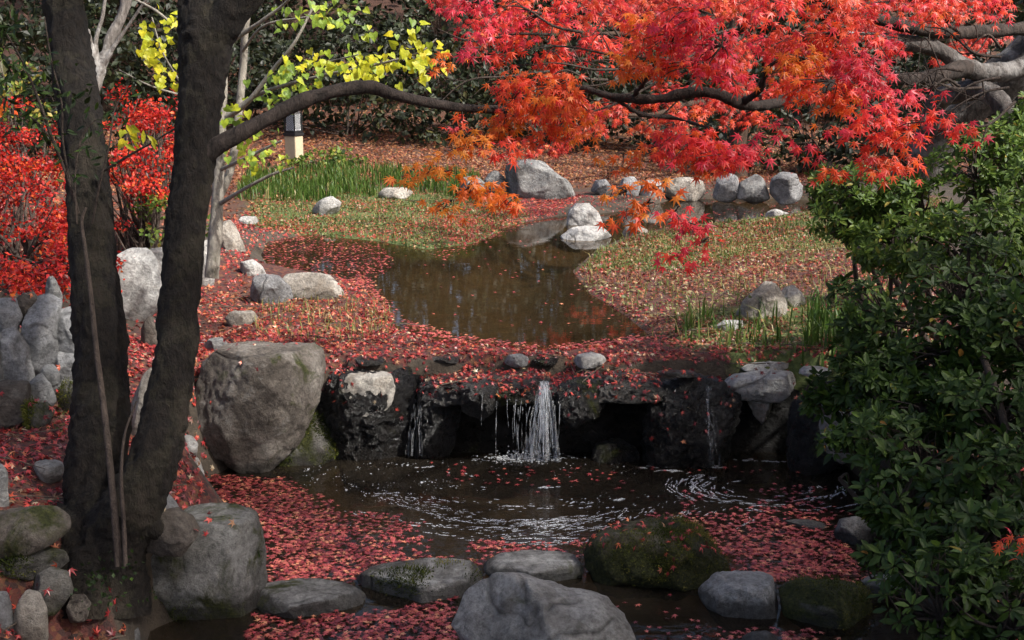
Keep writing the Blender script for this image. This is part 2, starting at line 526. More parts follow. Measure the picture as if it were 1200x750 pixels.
def fac(attr, amt=1.0):
    a = nd('Attribute', attribute_name=attr)
    n = gnoise(5, 5)
    ad = nd('Math', operation='ADD'); L(a.outputs['Fac'], ad.inputs[0]); L(n, ad.inputs[1])
    r = ramp(nd, [(.72, g(0)), (1.05, g(amt))]); L(ad.outputs[0], r.inputs[0])
    return r.outputs[0]
c = mixc(nd, L, fac('slope'), mud.outputs[0], sl.outputs[0])
c = mixc(nd, L, fac('leafy', .9), c, lf.outputs[0])
c = mixc(nd, L, fac('green', .9), c, gn.outputs[0])
bd = ramp(nd, [(.3, (.026, .019, .011)), (.55, (.06, .044, .025)), (.75, (.095, .072, .042))]); L(gnoise(7, 6, .7), bd.inputs[0])
c = mixc(nd, L, fac('bed'), c, bd.outputs[0])
p = nd('BsdfPrincipled', i_Roughness=.9); L(c, p.inputs['Base Color'])
b = nd('Bump', i_Strength=.8, i_Distance=.03); L(gnoise(40, 6, .75), b.inputs['Height']); L(b.outputs[0], p.inputs['Normal'])
o = nd('OutputMaterial'); L(p.outputs[0], o.inputs[0])
M['ground'] = m
M['upwater'] = water_mat('brown_still_water', (.74, .61, .42), .03, 9.0, (.05, .037, .022), .18)
M['lowwater'] = water_mat('dark_rippled_water', (.66, .58, .46), .30, 11.0, (.05, .041, .031), .22)

# ------------------------------------------------------------------ ground sheet
UP_Z, LO_Z = 0.5, 0.0
UP_PX = [(285, 300), (300, 283), (360, 275), (440, 283), (500, 293), (560, 285), (600, 264), (650, 254), (700, 250), (740, 245), (780, 233), (850, 231), (930, 231), (1000, 238),
         (1010, 254), (960, 262), (870, 267), (800, 268), (735, 277), (698, 292), (668, 318), (690, 345), (735, 372), (768, 397), (700, 408), (640, 411), (520, 402), (465, 386), (466, 370), (440, 347), (400, 325), (300, 318)]
UP = wpoly(UP_PX, UP_Z)
LO_PX = [(228, 562), (262, 546), (380, 534), (500, 527), (620, 525), (780, 527), (900, 526), (985, 536), (1045, 590), (1065, 680), (1110, 760), (1130, 900)]
LO = wpoly(LO_PX, LO_Z) + [(1.6, 1.0), (-1.2, 1.0)] + wpoly([(150, 900), (160, 775), (172, 738), (262, 702), (298, 660), (292, 625), (246, 600)], LO_Z)

ctrl = []
def cz(px, py, z): ctrl.append(tuple(at_z(px, py, z)))
for q in [(110, 612, .46), (30, 600, .52), (50, 690, .30), (128, 648, .40), (100, 735, .16), (0, 740, .30), (150, 374, .58), (200, 352, .56), (170, 402, .58), (15, 502, .57), (85, 482, .57), (200, 590, .25), (250, 520, .4), (160, 520, .5), (50, 495, .6), (240, 400, .56), (330, 380, .55), (430, 390, .53), (330, 340, .53),
          (270, 330, .56), (300, 265, .53), (420, 250, .55), (300, 225, .62), (400, 210, .62), (550, 240, .55), (640, 235, .56), (560, 205, .68),
          (380, 420, .52), (450, 420, .52), (550, 418, .51), (650, 424, .50), (760, 418, .52), (860, 415, .54), (950, 430, .56),
          (720, 300, .53), (850, 300, .56), (980, 290, .58), (900, 340, .56), (800, 370, .54), (1000, 380, .6), (750, 225, .58), (850, 220, .62), (950, 210, .66)]:
    cz(*q)
ctrl += [(2.3, 7.4, .62), (2.6, 6.0, .5), (2.1, 5.0, .35), (2.6, 4.2, .55), (3.6, 5, .9), (4, 8, .9), (3.6, 11, .75), (2.2, 3.2, .5), (3.4, 3, .9),
         (-2.8, 6.4, 1.05), (-3.3, 5.8, 1.15), (-3.6, 6.5, 1.3), (-3.2, 8.9, .95), (-3.6, 9, 1.1), (-4, 12, .9), (-2.2, 3.6, .75), (-3.4, 4, 1.0), (-1.6, 2.6, .5), (-3, 2, .9), (-6, 6, 1.6), (-6, 12, 1.2),
         (6, 5, 1.3), (7, 12, 1.1), (0, -3, .2), (-4, -3, .8), (4, -3, .8)]
for x in (-8, -4, 0, 4, 8):
    for y, z in ((17, .62), (19.2, .82), (22, 1.3), (26, 2.1), (32, 3.4), (45, 6.0)):
        ctrl.append((x, y, z))
ctrl = np.array(ctrl)
def _k(A, B): return np.sqrt(((A[:, None] - B[None]) ** 2).sum(-1) + .04)
_n = len(ctrl)
_A = np.zeros((_n + 3, _n + 3)); _A[:_n, :_n] = _k(ctrl[:, :2], ctrl[:, :2]) - .002 * np.eye(_n)
_A[:_n, _n] = 1; _A[:_n, _n + 1:] = ctrl[:, :2]; _A[_n:, :_n] = _A[:_n, _n:].T
_w = np.linalg.solve(_A, np.concatenate([ctrl[:, 2], [0, 0, 0]]))

def height(P):
    P = np.asarray(P, float)
    near = np.column_stack([np.clip(P[:, 0], -9, 9), np.clip(P[:, 1], -4, 45)])
    h = _k(near, ctrl[:, :2]) @ _w[:_n] + _w[_n] + near @ _w[_n + 1:]
    h = h + .10 * np.maximum(P[:, 1] - 45, 0) * .6 + .05 * np.maximum(np.abs(P[:, 0]) - 9, 0)
    p3 = np.column_stack([P, np.zeros(len(P))])
    su = sdf(P, UP)
    h = np.where(P[:, 1] < 17, np.maximum(h, .522), h) if False else h
    sl = sdf(P, LO)
    lowland = smooth(.15, .7, sl)
    h = np.where((P[:, 1] > 6.6) & (P[:, 1] < 17), np.maximum(h, .523), h)
    h = h + (.018 * fbm(p3 * 2.2, 3) + .012 * np.abs(fbm(p3 * 9, 3))) * smooth(.0, .25, su) * smooth(-.1, .4, sl)
    h = h - .36 * smooth(.12, -.55, su)
    w = np.where((P[:, 0] < -.95) & (P[:, 1] > 5.0), .26, .08)
    tt = smooth(w, -w, sl)
    h = h * (1 - tt) + (-.28 + .05 * fbm(p3 * 1.5, 3)) * tt
    return h

def axis(lo, hi, fine, far_lo, far_hi, gr=1.12):
    a = list(np.arange(lo, hi, fine))
    s, x = fine, lo
    pre = []
    while x > far_lo:
        s *= gr; x -= s; pre.append(x)
    s, x = fine, a[-1]
    post = []
    while x < far_hi:
        s *= gr if s > .2 else 1.03; x += s; post.append(x)
    return np.array(pre[::-1] + a + post)
gx = axis(-3.4, 3.4, .045, -160, 160)
gy = axis(2.6, 8.2, .04, -120, 260)
GX, GY = np.meshgrid(gx, gy)
GP = np.column_stack([GX.ravel(), GY.ravel()])
GH = height(GP)
TER_V = np.column_stack([GP, GH])
ny, nx = GX.shape
ii = np.arange(ny - 1)[:, None] * nx + np.arange(nx - 1)[None]
TER_F = np.stack([ii, ii + 1, ii + nx + 1, ii + nx], -1).reshape(-1, 4)
mb = MB(); mb.add(TER_V, TER_F)
ground = mb.build('ground', M['ground'], loc=np.zeros(3))
tag(ground, 'leaf strewn earth banks and slope around the pools', 'ground', kind='structure')

def zone(pts, z, soft=.3):
    return smooth(soft, -soft, sdf(GP, wpoly(pts, z)))
Z_LEFT = [(225, 330), (300, 318), (400, 328), (470, 372), (520, 402), (640, 413), (768, 400), (975, 420), (985, 445), (640, 446), (380, 450), (225, 540), (150, 600), (170, 735), (150, 900), (-300, 900), (-300, 500), (60, 500), (200, 380)]
Z_FARLEFT = [(290, 262), (300, 236), (420, 226), (600, 232), (620, 250), (560, 285), (500, 293), (430, 295), (380, 276)]
Z_ISL = [(672, 318), (700, 292), (735, 278), (800, 268), (960, 262), (1100, 262), (1120, 430), (960, 432), (770, 398), (735, 372), (690, 345)]
Z_ISLG = [(680, 316), (700, 292), (735, 278), (800, 268), (960, 262), (1100, 262), (1080, 300), (900, 300), (800, 318)]
leafy = np.maximum(zone(Z_LEFT, .5), .8 * zone(Z_ISL, .5))
leafy = np.maximum(leafy, .75 * zone([(480, 250), (560, 232), (690, 232), (640, 254), (590, 266), (540, 286)], .5))
green = np.maximum(.72 * zone(Z_FARLEFT, .55), .66 * zone(Z_ISLG, .53))
green = np.maximum(green, .9 * zone([(800, 370), (1000, 350), (1100, 420), (960, 430), (800, 400)], .55))
gz = GH.reshape(GX.shape)
sy_, sx_ = np.gradient(gz, gy, gx)
steep = smooth(.9, 1.8, np.hypot(sx_, sy_)).ravel()
leafy = leafy * (1 - steep)
bed = np.maximum(smooth(.0, -.3, sdf(GP, UP)), smooth(.0, -.25, sdf(GP, LO)))
slope = smooth(14.5, 17, GP[:, 1]) * 1.0
slope = np.maximum(slope, smooth(-2.6, -3.2, GP[:, 0]) * .7)
for nme, arr in (('bed', bed), ('leafy', leafy), ('green', green), ('slope', slope)):
    a = ground.data.attributes.new(nme, 'FLOAT', 'POINT')
    a.data.foreach_set('value', arr.astype(np.float32))

# ------------------------------------------------------------------ water sheets
def sheet(name, poly, z, grow, mat, label):
    P = np.array(poly)
    area = np.sum(P[:, 0] * np.roll(P[:, 1], -1) - np.roll(P[:, 0], -1) * P[:, 1])
    if area < 0: P = P[::-1]
    d = unit(np.roll(P, -1, 0) - P); nrm = np.column_stack([d[:, 1], -d[:, 0]])
    vn = unit(nrm + np.roll(nrm, 1, 0))
    Q = P + vn * grow
    mb = MB(); mb.add(np.column_stack([Q, np.full(len(Q), z)]), [list(range(len(Q)))])
    o = mb.build(name, mat, loc=np.array([0, 0, z]), smooth_=False)
    return tag(o, label, 'water', kind='structure')
sheet('water', UP, UP_Z, .16, M['upwater'], 'still brown upper pool behind the waterfall')
sheet('water', LO, LO_Z, .12, M['lowwater'], 'dark lower pool with drifting leaves and foam')

# ------------------------------------------------------------------ rocks
_ico = {}
def ico(sub):
    if sub not in _ico:
        bm = bmesh.new(); bmesh.ops.create_icosphere(bm, subdivisions=sub, radius=1)
        bm.verts.ensure_lookup_table()
        _ico[sub] = (np.array([v.co[:] for v in bm.verts]), np.array([[v.index for v in f.verts] for f in bm.faces]))
        bm.free()
    return _ico[sub]

ROCKS = []   # (verts, faces, leaf probability)
_rs = [0]
def rock(label, pts, mat, z=None, yc=None, deep=.8, n=2.7, cuts=9, amp=.05, flat=None, group=None, leaf=.12, sub=5, cut=(.72, .94), sink=1.5, name='rock', tilt=0.0, build=True):
    """pts: outline of the stone seen from the front; z: height of the ground it stands on; yc: distance of its middle instead"""
    _rs[0] += 1
    rg = np.random.default_rng(1000 + _rs[0])
    pts = np.array(pts, float)
    cx, cy = (pts[:, 0].min() + pts[:, 0].max()) / 2, (pts[:, 1].min() + pts[:, 1].max()) / 2
    hw_px = (pts[:, 0].max() - pts[:, 0].min()) / 2
    hv_px = (pts[:, 1].max() - pts[:, 1].min()) / 2
    if yc is None:
        base = at_z(cx, pts[:, 1].max(), z)
        d0 = base[1]
        b = deep * hw_px * d0 / F
        yc = d0 + .62 * b
    c = at_y(cx, cy, yc)
    D = (c - CAM) @ FWD
    b = deep * hw_px * D / F
    hv = hv_px * D / F
    dep = math.atan2(CAM_H - c[2], c[1])
    b = min(b, .85 * hv / max(math.sin(dep), .02))
    hgt = math.sqrt(hv ** 2 - (b * math.sin(dep)) ** 2) / math.cos(dep)
    kz = hgt / hv
    # outline as radius over angle
    Q = np.vstack([pts, pts[:1]])
    den = []
    for i in range(len(pts)):
        tt = np.linspace(0, 1, 24, endpoint=False)[:, None]
        den.append(Q[i] * (1 - tt) + Q[i + 1] * tt)
    den = np.vstack(den)
    X, Y = (den[:, 0] - cx) * D / F, (cy - den[:, 1]) * D / F
    th, rr = np.arctan2(Y, X), np.hypot(X, Y)
    o = np.argsort(th); th, rr = th[o], rr[o]
    tg = np.linspace(-np.pi, np.pi, 361)
    rgd = np.interp(tg, np.concatenate([th - 2 * np.pi, th, th + 2 * np.pi]), np.tile(rr, 3))
    ker = np.hanning(9); ker /= ker.sum()
    rgd = np.convolve(np.concatenate([rgd[-5:-1], rgd, rgd[1:5]]), ker, 'valid')
    sv, sf = ico(sub)
    sv = sv.copy()
    rho = np.hypot(sv[:, 0], sv[:, 2]); ang = np.arctan2(sv[:, 2], sv[:, 0])
    s = (rho ** n + np.abs(sv[:, 1]) ** n) ** (-1 / n)
    r = rho * s * np.interp(ang, tg, rgd)
    V = np.column_stack([r * np.cos(ang), sv[:, 1] * s * b, r * np.sin(ang) * kz])
    size = (hw_px * D / F * b * hgt) ** (1 / 3)
    seed = rg.uniform(-50, 50, 3)
    ext0 = (V[:, 0].min(), V[:, 0].max(), V[:, 2].max(), V[:, 2].min())
    # broken facets
    for _ in range(int(cuts * 1.6)):
        nn = rg.normal(size=3) * np.array([.8, .5, .75]); nn[1] -= .95; nn[2] = nn[2] + .15
        nn = nn / np.linalg.norm(nn)
        dd = V @ nn
        off = dd.max() * rg.uniform(cut[0] - .08, cut[1] - .03)
        V = V - np.maximum(dd - off, 0)[:, None] * nn * .93
    if flat:
        top = V[:, 2].max() * flat
        V[:, 2] = np.where(V[:, 2] > top, top + (V[:, 2] - top) * .12, V[:, 2])
    V[:, 0] = np.where(V[:, 0] < 0, V[:, 0] * ext0[0] / V[:, 0].min(), V[:, 0] * ext0[1] / V[:, 0].max())
    V[:, 2] = np.where(V[:, 2] < 0, V[:, 2] * ext0[3] / V[:, 2].min(), V[:, 2] * ext0[2] / V[:, 2].max())
    V[:, 2] = np.where(V[:, 2] < 0, V[:, 2] * sink, V[:, 2])
    if tilt: V[:, 2] += tilt * V[:, 0]
    dirn = unit(V)
    q = V / size + seed
    ridg = 1 - np.abs(fbm(q * 1.3, 4)) * 2
    V = V + dirn * size * (amp * 1.5 * fbm(q * 1.1, 4) + amp * .85 * fbm(q * 3.6, 4, .6) + amp * .34 * fbm(q * 12, 2) - amp * .55 * np.maximum(ridg - .72, 0) * 3)[:, None]
    mb = MB(); mb.add(V + c, sf, .5)
    ob = mb.build(name, M[mat])
    tag(ob, label, 'rock', group)
    ROCKS.append((V + c, sf, leaf))
    return ob

GW = 'stacked stones of the left bank wall'
# big stones of the near left bank and beside the fall
rock('largest boulder, rounded and grey-brown, left of the waterfall', [(229, 462), (240, 432), (262, 414), (300, 408), (345, 406), (368, 410), (378, 420), (376, 446), (366, 474), (346, 502), (312, 524), (266, 528), (238, 512), (228, 484)], 'boulder', z=.12, deep=.7, n=3.4, amp=.05, cuts=9, leaf=.03, flat=.84, sub=6, cut=(.86, .98))
rock('big blocky boulder with a flat grey top at the foot of the twin-trunked tree', [(150, 650), (190, 640), (215, 612), (240, 604), (268, 603), (296, 618), (304, 650), (308, 685), (290, 715), (240, 732), (190, 738), (158, 735), (148, 700)], 'block', z=-.03, deep=.75, n=3.4, amp=.045, flat=.8, leaf=.05, cuts=7)
rock('dark angular stone leaning on the flat-topped boulder under the tree', [(158, 622), (174, 601), (205, 597), (224, 608), (232, 624), (214, 641), (172, 640)], 'brown', yc=4.42, deep=.8, amp=.06, leaf=.1)
rock('pale pyramid-shaped stone behind the dark angular stone by the trunk', [(160, 606), (176, 586), (188, 574), (200, 586), (212, 602), (200, 614), (170, 614)], 'granite', yc=4.95, deep=.8, amp=.04, cuts=12, leaf=.02)
# stepping stones across the lower pool
rock('low flat grey stone in the leaves just right of the blocky boulder', [(284, 712), (300, 692), (340, 683), (380, 683), (415, 696), (429, 712), (416, 724), (340, 731), (296, 728)], 'step', z=-.02, flat=.7, n=3, leaf=.06, group='stepping stones')
rock('flat stone with a green mossy front edge, second from the left in the row', [(410, 692), (430, 674), (470, 666), (510, 660), (548, 666), (576, 676), (562, 698), (505, 712), (440, 712), (415, 704)], 'step', z=-.02, flat=.62, n=3, leaf=.08, group='stepping stones')
rock('smooth grey stone touching the back of the biggest front boulder', [(564, 666), (580, 653), (625, 648), (665, 654), (686, 668), (668, 684), (620, 691), (578, 682)], 'step', z=-.02, flat=.75, n=2.7, leaf=.06, group='stepping stones')
rock('big bare grey boulder cut by the bottom edge, nearest the camera', [(532, 738), (540, 712), (552, 694), (580, 677), (612, 678), (640, 690), (668, 701), (694, 702), (720, 716), (740, 736), (756, 770), (740, 810), (640, 830), (545, 815), (530, 775)], 'step', z=-.02, deep=.7, n=2.7, amp=.05, leaf=.01, cuts=8)
rock('moss-covered mound with red leaves on top, right of centre', [(688, 655), (698, 632), (730, 621), (770, 616), (806, 620), (840, 640), (860, 664), (842, 682), (780, 692), (704, 686)], 'moss', z=-.02, deep=.6, n=2.6, amp=.12, leaf=.45, cuts=4, flat=.78, group='stepping stones')
rock('flat-topped pale stone in front of the mossy mound', [(820, 698), (838, 680), (866, 676), (894, 680), (918, 704), (906, 722), (852, 728), (824, 718)], 'step', z=-.02, flat=.7, n=3, leaf=.08, group='stepping stones')
rock('dark mossy stone half under the green bush at the row end', [(916, 694), (945, 680), (1000, 688), (1032, 714), (1016, 740), (952, 738), (920, 722)], 'mossy', z=-.02, n=2.8, leaf=.2, group='stepping stones')
rock('small pale stone lying flat in the pool near the right bush', [(917, 616), (932, 609), (952, 609), (970, 616), (958, 623), (926, 623)], 'pale', z=-.01, flat=.7, leaf=.02, sub=4)
rock('dark grey rounded stone at the pool edge beside the right bush', [(978, 628), (984, 610), (1005, 606), (1026, 618), (1024, 636), (996, 644)], 'grey', z=-.02, leaf=.05, sub=4)
rock('small pale stone breaking the bottom edge right of the front boulder', [(870, 752), (884, 742), (900, 740), (914, 750), (912, 765), (880, 768)], 'step', z=-.02, leaf=.02, sub=4)
rock('flat grey stone lying under the low leaves of the green bush', [(1010, 686), (1020, 677), (1050, 675), (1072, 684), (1060, 694), (1022, 695)], 'grey', z=.05, flat=.7, leaf=.05, sub=4)
# near left ground
rock('long horizontal stone by the left edge in front of the left trunk', [(-40, 622), (-20, 606), (30, 597), (66, 594), (80, 604), (72, 624), (36, 640), (0, 643), (-36, 642)], 'brown', z=.47, deep=.45, n=3, leaf=.03, cuts=6)
rock('squat mossy block below the long stone at the left edge', [(-30, 655), (0, 641), (40, 640), (70, 648), (76, 664), (40, 678), (-20, 678)], 'mossy', z=.36, deep=.5, n=3, leaf=.3)
rock('upright rounded tan stone in the bottom left corner', [(17, 726), (22, 704), (34, 692), (48, 694), (55, 714), (54, 740), (38, 758), (20, 756)], 'tan', z=.2, leaf=.03, sub=4, n=2.4, cuts=4)
rock('speckled grey stone cut by the left edge at the bottom', [(-20, 720), (-8, 698), (6, 696), (13, 715), (15, 745), (4, 765), (-18, 765)], 'granite', z=.2, leaf=.03, sub=4)
rock('small dull stone between the tan stone and the blocky boulder', [(74, 712), (82, 699), (98, 697), (106, 708), (100, 722), (80, 724)], 'brown', z=.22, leaf=.03, sub=4)
rock('dark grey rounded stone on the bottom edge left of the blocky boulder', [(79, 746), (90, 728), (112, 721), (142, 724), (160, 740), (163, 758), (120, 772), (84, 766)], 'grey', z=.02, leaf=.1, n=2.5, cuts=5)
rock('brown mossy stone above the upright tan stone', [(34, 700), (40, 676), (58, 666), (80, 672), (84, 694), (64, 710), (42, 712)], 'mossy', z=.28, leaf=.2, sub=4)
rock('grey stone at the left edge above the long stone', [(-24, 590), (-14, 558), (0, 545), (9, 560), (8, 592), (-6, 604)], 'grey', z=.52, leaf=.05, sub=4)
rock('pair-like tan stone sunk in red leaves left of the left trunk', [(34, 552), (46, 542), (62, 541), (76, 548), (74, 562), (52, 566)], 'tan', z=.53, flat=.7, leaf=.05, sub=4)
# dry stone wall, left edge
rock('pinkish grey stone at the upper left end of the stone wall', [(-20, 395), (-20, 358), (0, 350), (18, 350), (25, 372), (14, 392), (0, 398)], 'granite', yc=5.62, group=GW, leaf=.03, sub=4, deep=.9)
rock('smooth dark capstone of the stone wall under the red bush', [(12, 358), (24, 344), (38, 342), (46, 352), (42, 368), (28, 376), (16, 372)], 'brown', yc=5.7, group=GW, leaf=.05, sub=4, deep=1)
rock('tallest upright slab in the middle of the stone wall', [(27, 392), (34, 366), (42, 350), (60, 346), (73, 354), (66, 382), (64, 414), (52, 436), (38, 430), (35, 404)], 'granite', yc=5.66, group=GW, leaf=.0, n=4.5, deep=.8, cuts=6)
rock('roughly square slab of the stone wall touching the left trunk', [(62, 392), (66, 366), (84, 360), (94, 380), (98, 404), (84, 416), (66, 412)], 'granite', yc=5.72, group=GW, leaf=.0, n=3.2, deep=.9)
rock('big leaning slab in the left part of the stone wall', [(-2, 400), (6, 386), (18, 384), (32, 410), (36, 440), (22, 452), (4, 448)], 'granite', yc=5.55, group=GW, leaf=.0, n=4.5, deep=.9, cuts=6)
rock('slab of the stone wall cut by the left picture edge', [(-40, 452), (-40, 398), (-14, 384), (1, 392), (4, 440), (-6, 456)], 'grey', yc=5.5, group=GW, leaf=.0, n=4.5, cuts=6)
rock('broad grey stone of the stone wall low beside the left trunk', [(60, 436), (64, 414), (82, 410), (98, 418), (98, 448), (78, 456), (64, 450)], 'granite', yc=5.68, group=GW, leaf=.02, n=3)
rock('small round grey stone wedged between slabs of the stone wall', [(46, 444), (52, 431), (62, 427), (70, 438), (70, 452), (58, 458), (50, 454)], 'grey', yc=5.5, group=GW, leaf=.0, sub=4, n=2.3, cuts=2)
rock('egg-shaped pale stone at the foot of the stone wall', [(32, 468), (36, 446), (48, 437), (58, 450), (65, 466), (54, 476), (38, 476)], 'grey', yc=5.42, group=GW, leaf=.02, sub=4, n=2.3, cuts=3)
rock('dark bottom stone of the stone wall at the left edge', [(-30, 480), (-26, 452), (0, 446), (26, 448), (34, 464), (30, 486), (0, 494), (-24, 492)], 'brown', yc=5.3, group=GW, leaf=.04, n=2.8)
rock('small grey tip stone on top of the stone wall beside the trunk', [(52, 352), (54, 334), (60, 322), (66, 332), (72, 346), (64, 356)], 'grey', yc=5.95, group=GW, leaf=.05, sub=4)
rock('little mossy stone at the base of the stone wall by the trunk', [(66, 470), (68, 454), (82, 448), (96, 456), (96, 470), (80, 478)], 'mossy', yc=5.5, group=GW, leaf=.1, sub=4)
rock('green mossy stone below the egg-shaped stone', [(28, 492), (36, 474), (54, 472), (64, 482), (60, 498), (40, 504)], 'mossy', yc=5.25, group=GW, leaf=.2, sub=4)
# stones between and behind the trunks
rock('bright white slab just right of the left trunk', [(136, 345), (138, 302), (152, 295), (172, 292), (186, 310), (196, 344), (178, 357), (160, 366), (142, 373)], 'pale', z=.58, deep=.5, n=5, leaf=.0, cuts=5, amp=.045)
rock('white slab leaning on the left side of the middle trunk', [(164, 296), (178, 292), (200, 289), (216, 292), (216, 336), (196, 344), (186, 336), (176, 312)], 'pale', yc=8.35, deep=.6, n=3.6, leaf=.0, amp=.04)
rock('white pointed slab right of the middle trunk', [(226, 292), (238, 280), (246, 284), (252, 300), (249, 326), (238, 336), (226, 332)], 'pale', z=.57, deep=.8, n=3, leaf=.0, sub=4)
rock('tan boulder sloping down to the littered shallows', [(252, 292), (256, 264), (266, 258), (276, 268), (284, 286), (289, 300), (278, 308), (262, 306)], 'tan', z=.55, deep=.8, leaf=.03)
rock('small pale stone right of the sloping tan boulder', [(280, 318), (284, 307), (296, 304), (306, 312), (312, 322), (298, 328), (284, 326)], 'pale', z=.54, leaf=.02, sub=4)
rock('square-ended grey stone on the leafy left bank', [(292, 344), (295, 326), (308, 322), (326, 326), (336, 336), (341, 350), (320, 354), (298, 352)], 'granite', z=.54, leaf=.02, sub=4, flat=.85)
rock('long low tan stone at the left edge of the upper pool', [(326, 336), (334, 324), (356, 321), (386, 325), (398, 336), (404, 344), (380, 349), (340, 350), (328, 346)], 'tan', z=.53, deep=.5, leaf=.02, flat=.85)
rock('little brown stone in the leaves between the two trunks', [(164, 398), (166, 378), (176, 370), (188, 376), (190, 398), (178, 406)], 'brown', z=.58, leaf=.1, sub=4)
rock('pale narrow slab standing between the two trunks', [(147, 500), (158, 462), (172, 434), (184, 430), (184, 462), (176, 496), (160, 518), (148, 516)], 'tan', z=.5, deep=.6, leaf=.0, n=3)
rock('dark stone with a white top at the pool edge right of the middle trunk', [(188, 574), (196, 556), (206, 546), (218, 552), (222, 570), (216, 588), (196, 590)], 'granite', z=.12, leaf=.05, sub=4)
rock('small white stone below the largest boulder by the floating leaves', [(222, 558), (224, 544), (230, 536), (236, 546), (240, 560), (230, 566)], 'pale', z=.12, leaf=.02, sub=4)
rock('tiny white stone above the dark white-topped stone', [(212, 528), (216, 514), (226, 510), (232, 522), (228, 534), (216, 536)], 'pale', z=.28, leaf=.0, sub=4)
rock('small flat stone nearly buried in leaves above the largest boulder', [(262, 376), (272, 366), (294, 365), (302, 374), (286, 381), (268, 381)], 'tan', z=.55, leaf=.15, sub=4, flat=.7)
rock('small flat grey stone among red leaves near the middle trunk', [(236, 408), (246, 398), (260, 397), (268, 405), (256, 412), (242, 412)], 'grey', z=.55, leaf=.15, sub=4, flat=.7)
# far bank
GF = 'stones along the far bank'
rock('large blue-grey boulder with a dark top on the far bank', [(591, 222), (594, 203), (602, 190), (620, 187), (636, 190), (648, 202), (664, 212), (680, 229), (660, 234), (612, 232), (594, 230)], 'grey', z=.56, deep=.6, leaf=.01, n=3, cuts=11)
rock('low grey stone half hidden by orange leaves left of the blue-grey boulder', [(566, 222), (570, 204), (582, 200), (593, 208), (593, 222), (578, 228)], 'grey', z=.6, leaf=.05, sub=4, group=GF)
rock('dull grey stone between grass and the blue-grey boulder', [(538, 220), (544, 209), (560, 206), (569, 214), (568, 224), (548, 228)], 'grey', z=.62, leaf=.05, sub=4, group=GF)
rock('white upright stone standing in the upper pool', [(663, 262), (667, 246), (674, 238), (690, 238), (700, 247), (709, 262), (700, 263), (676, 264)], 'pale', z=.5, deep=.7, leaf=.0, n=3)
rock('wide flat white stone lying in the water before the white upright stone', [(655, 279), (668, 270), (688, 266), (708, 269), (719, 279), (710, 283), (690, 284), (666, 283)], 'pale', z=.49, deep=1.0, flat=.7, sink=1.0, leaf=.0)
rock('small tan stone in the upper pool right of the two white stones', [(729, 274), (734, 266), (748, 264), (760, 270), (758, 277), (740, 279)], 'tan', z=.49, leaf=.02, sub=4)
rock('pale low stone at the foot of the green grass', [(364, 245), (374, 236), (388, 231), (400, 238), (396, 247), (378, 250)], 'pale', z=.57, leaf=.03, sub=4, flat=.8)
rock('flat tan stone at the right end of the green grass', [(441, 228), (450, 221), (472, 220), (486, 226), (476, 231), (452, 231)], 'tan', z=.6, leaf=.03, sub=4, flat=.7)
rock('small grey stone right of the blue-grey boulder', [(692, 222), (698, 211), (710, 210), (717, 220), (706, 226)], 'granite', z=.6, leaf=.03, sub=4, group=GF)
rock('rounded grey stone behind the hanging orange leaves', [(726, 222), (730, 210), (742, 207), (751, 218), (748, 226), (734, 227)], 'granite', z=.6, leaf=.03, sub=4, group=GF)
rock('pale square stone on the water edge behind orange leaves', [(749, 224), (754, 212), (770, 210), (779, 220), (774, 230), (756, 231)], 'pale', z=.56, leaf=.03, sub=4, group=GF)
rock('long tan stone at the back edge of the upper pool', [(778, 224), (786, 212), (806, 208), (822, 214), (830, 226), (810, 231), (786, 230)], 'tan', z=.55, deep=.5, leaf=.02, sub=4, flat=.85, group=GF)
rock('left one of three grey blocks at the back of the pool under red leaves', [(836, 228), (840, 210), (852, 203), (866, 208), (870, 226), (854, 232)], 'granite', z=.55, leaf=.02, sub=4, group=GF, n=3.2)
rock('middle one of three grey blocks at the back of the pool', [(864, 228), (868, 210), (884, 204), (900, 212), (903, 228), (884, 233)], 'grey', z=.55, leaf=.02, sub=4, group=GF, n=3.2)
rock('right and tallest of three grey blocks at the back of the pool', [(902, 226), (905, 210), (914, 202), (932, 204), (942, 218), (940, 230), (918, 234)], 'granite', z=.56, leaf=.02, sub=4, group=GF, n=3.2)
rock('white rounded stone in the far right of the upper pool', [(895, 260), (899, 249), (910, 245), (924, 250), (933, 259), (924, 264), (904, 264)], 'pale', z=.5, leaf=.0, sub=4)
rock('flat pale stone at the left end of the shallows', [(276, 262), (284, 254), (298, 254), (302, 260), (290, 264)], 'pale', z=.54, leaf=.02, sub=4, flat=.7)
# island
rock('pointed pale grey rock on the right grassy island', [(863, 366), (872, 350), (886, 340), (898, 331), (908, 334), (918, 346), (926, 362), (912, 374), (880, 376)], 'tan', z=.55, deep=.7, leaf=.03, n=2.9)
rock('smaller tan rock joined to the right side of the pointed island rock', [(912, 354), (918, 340), (930, 335), (940, 342), (944, 354), (930, 362), (916, 362)], 'tan', z=.57, leaf=.03, sub=4)
rock('flat pale stone in the grass in front of the pointed island rock', [(836, 386), (848, 377), (868, 376), (874, 384), (860, 390), (842, 390)], 'pale', z=.54, leaf=.05, sub=4, flat=.7)
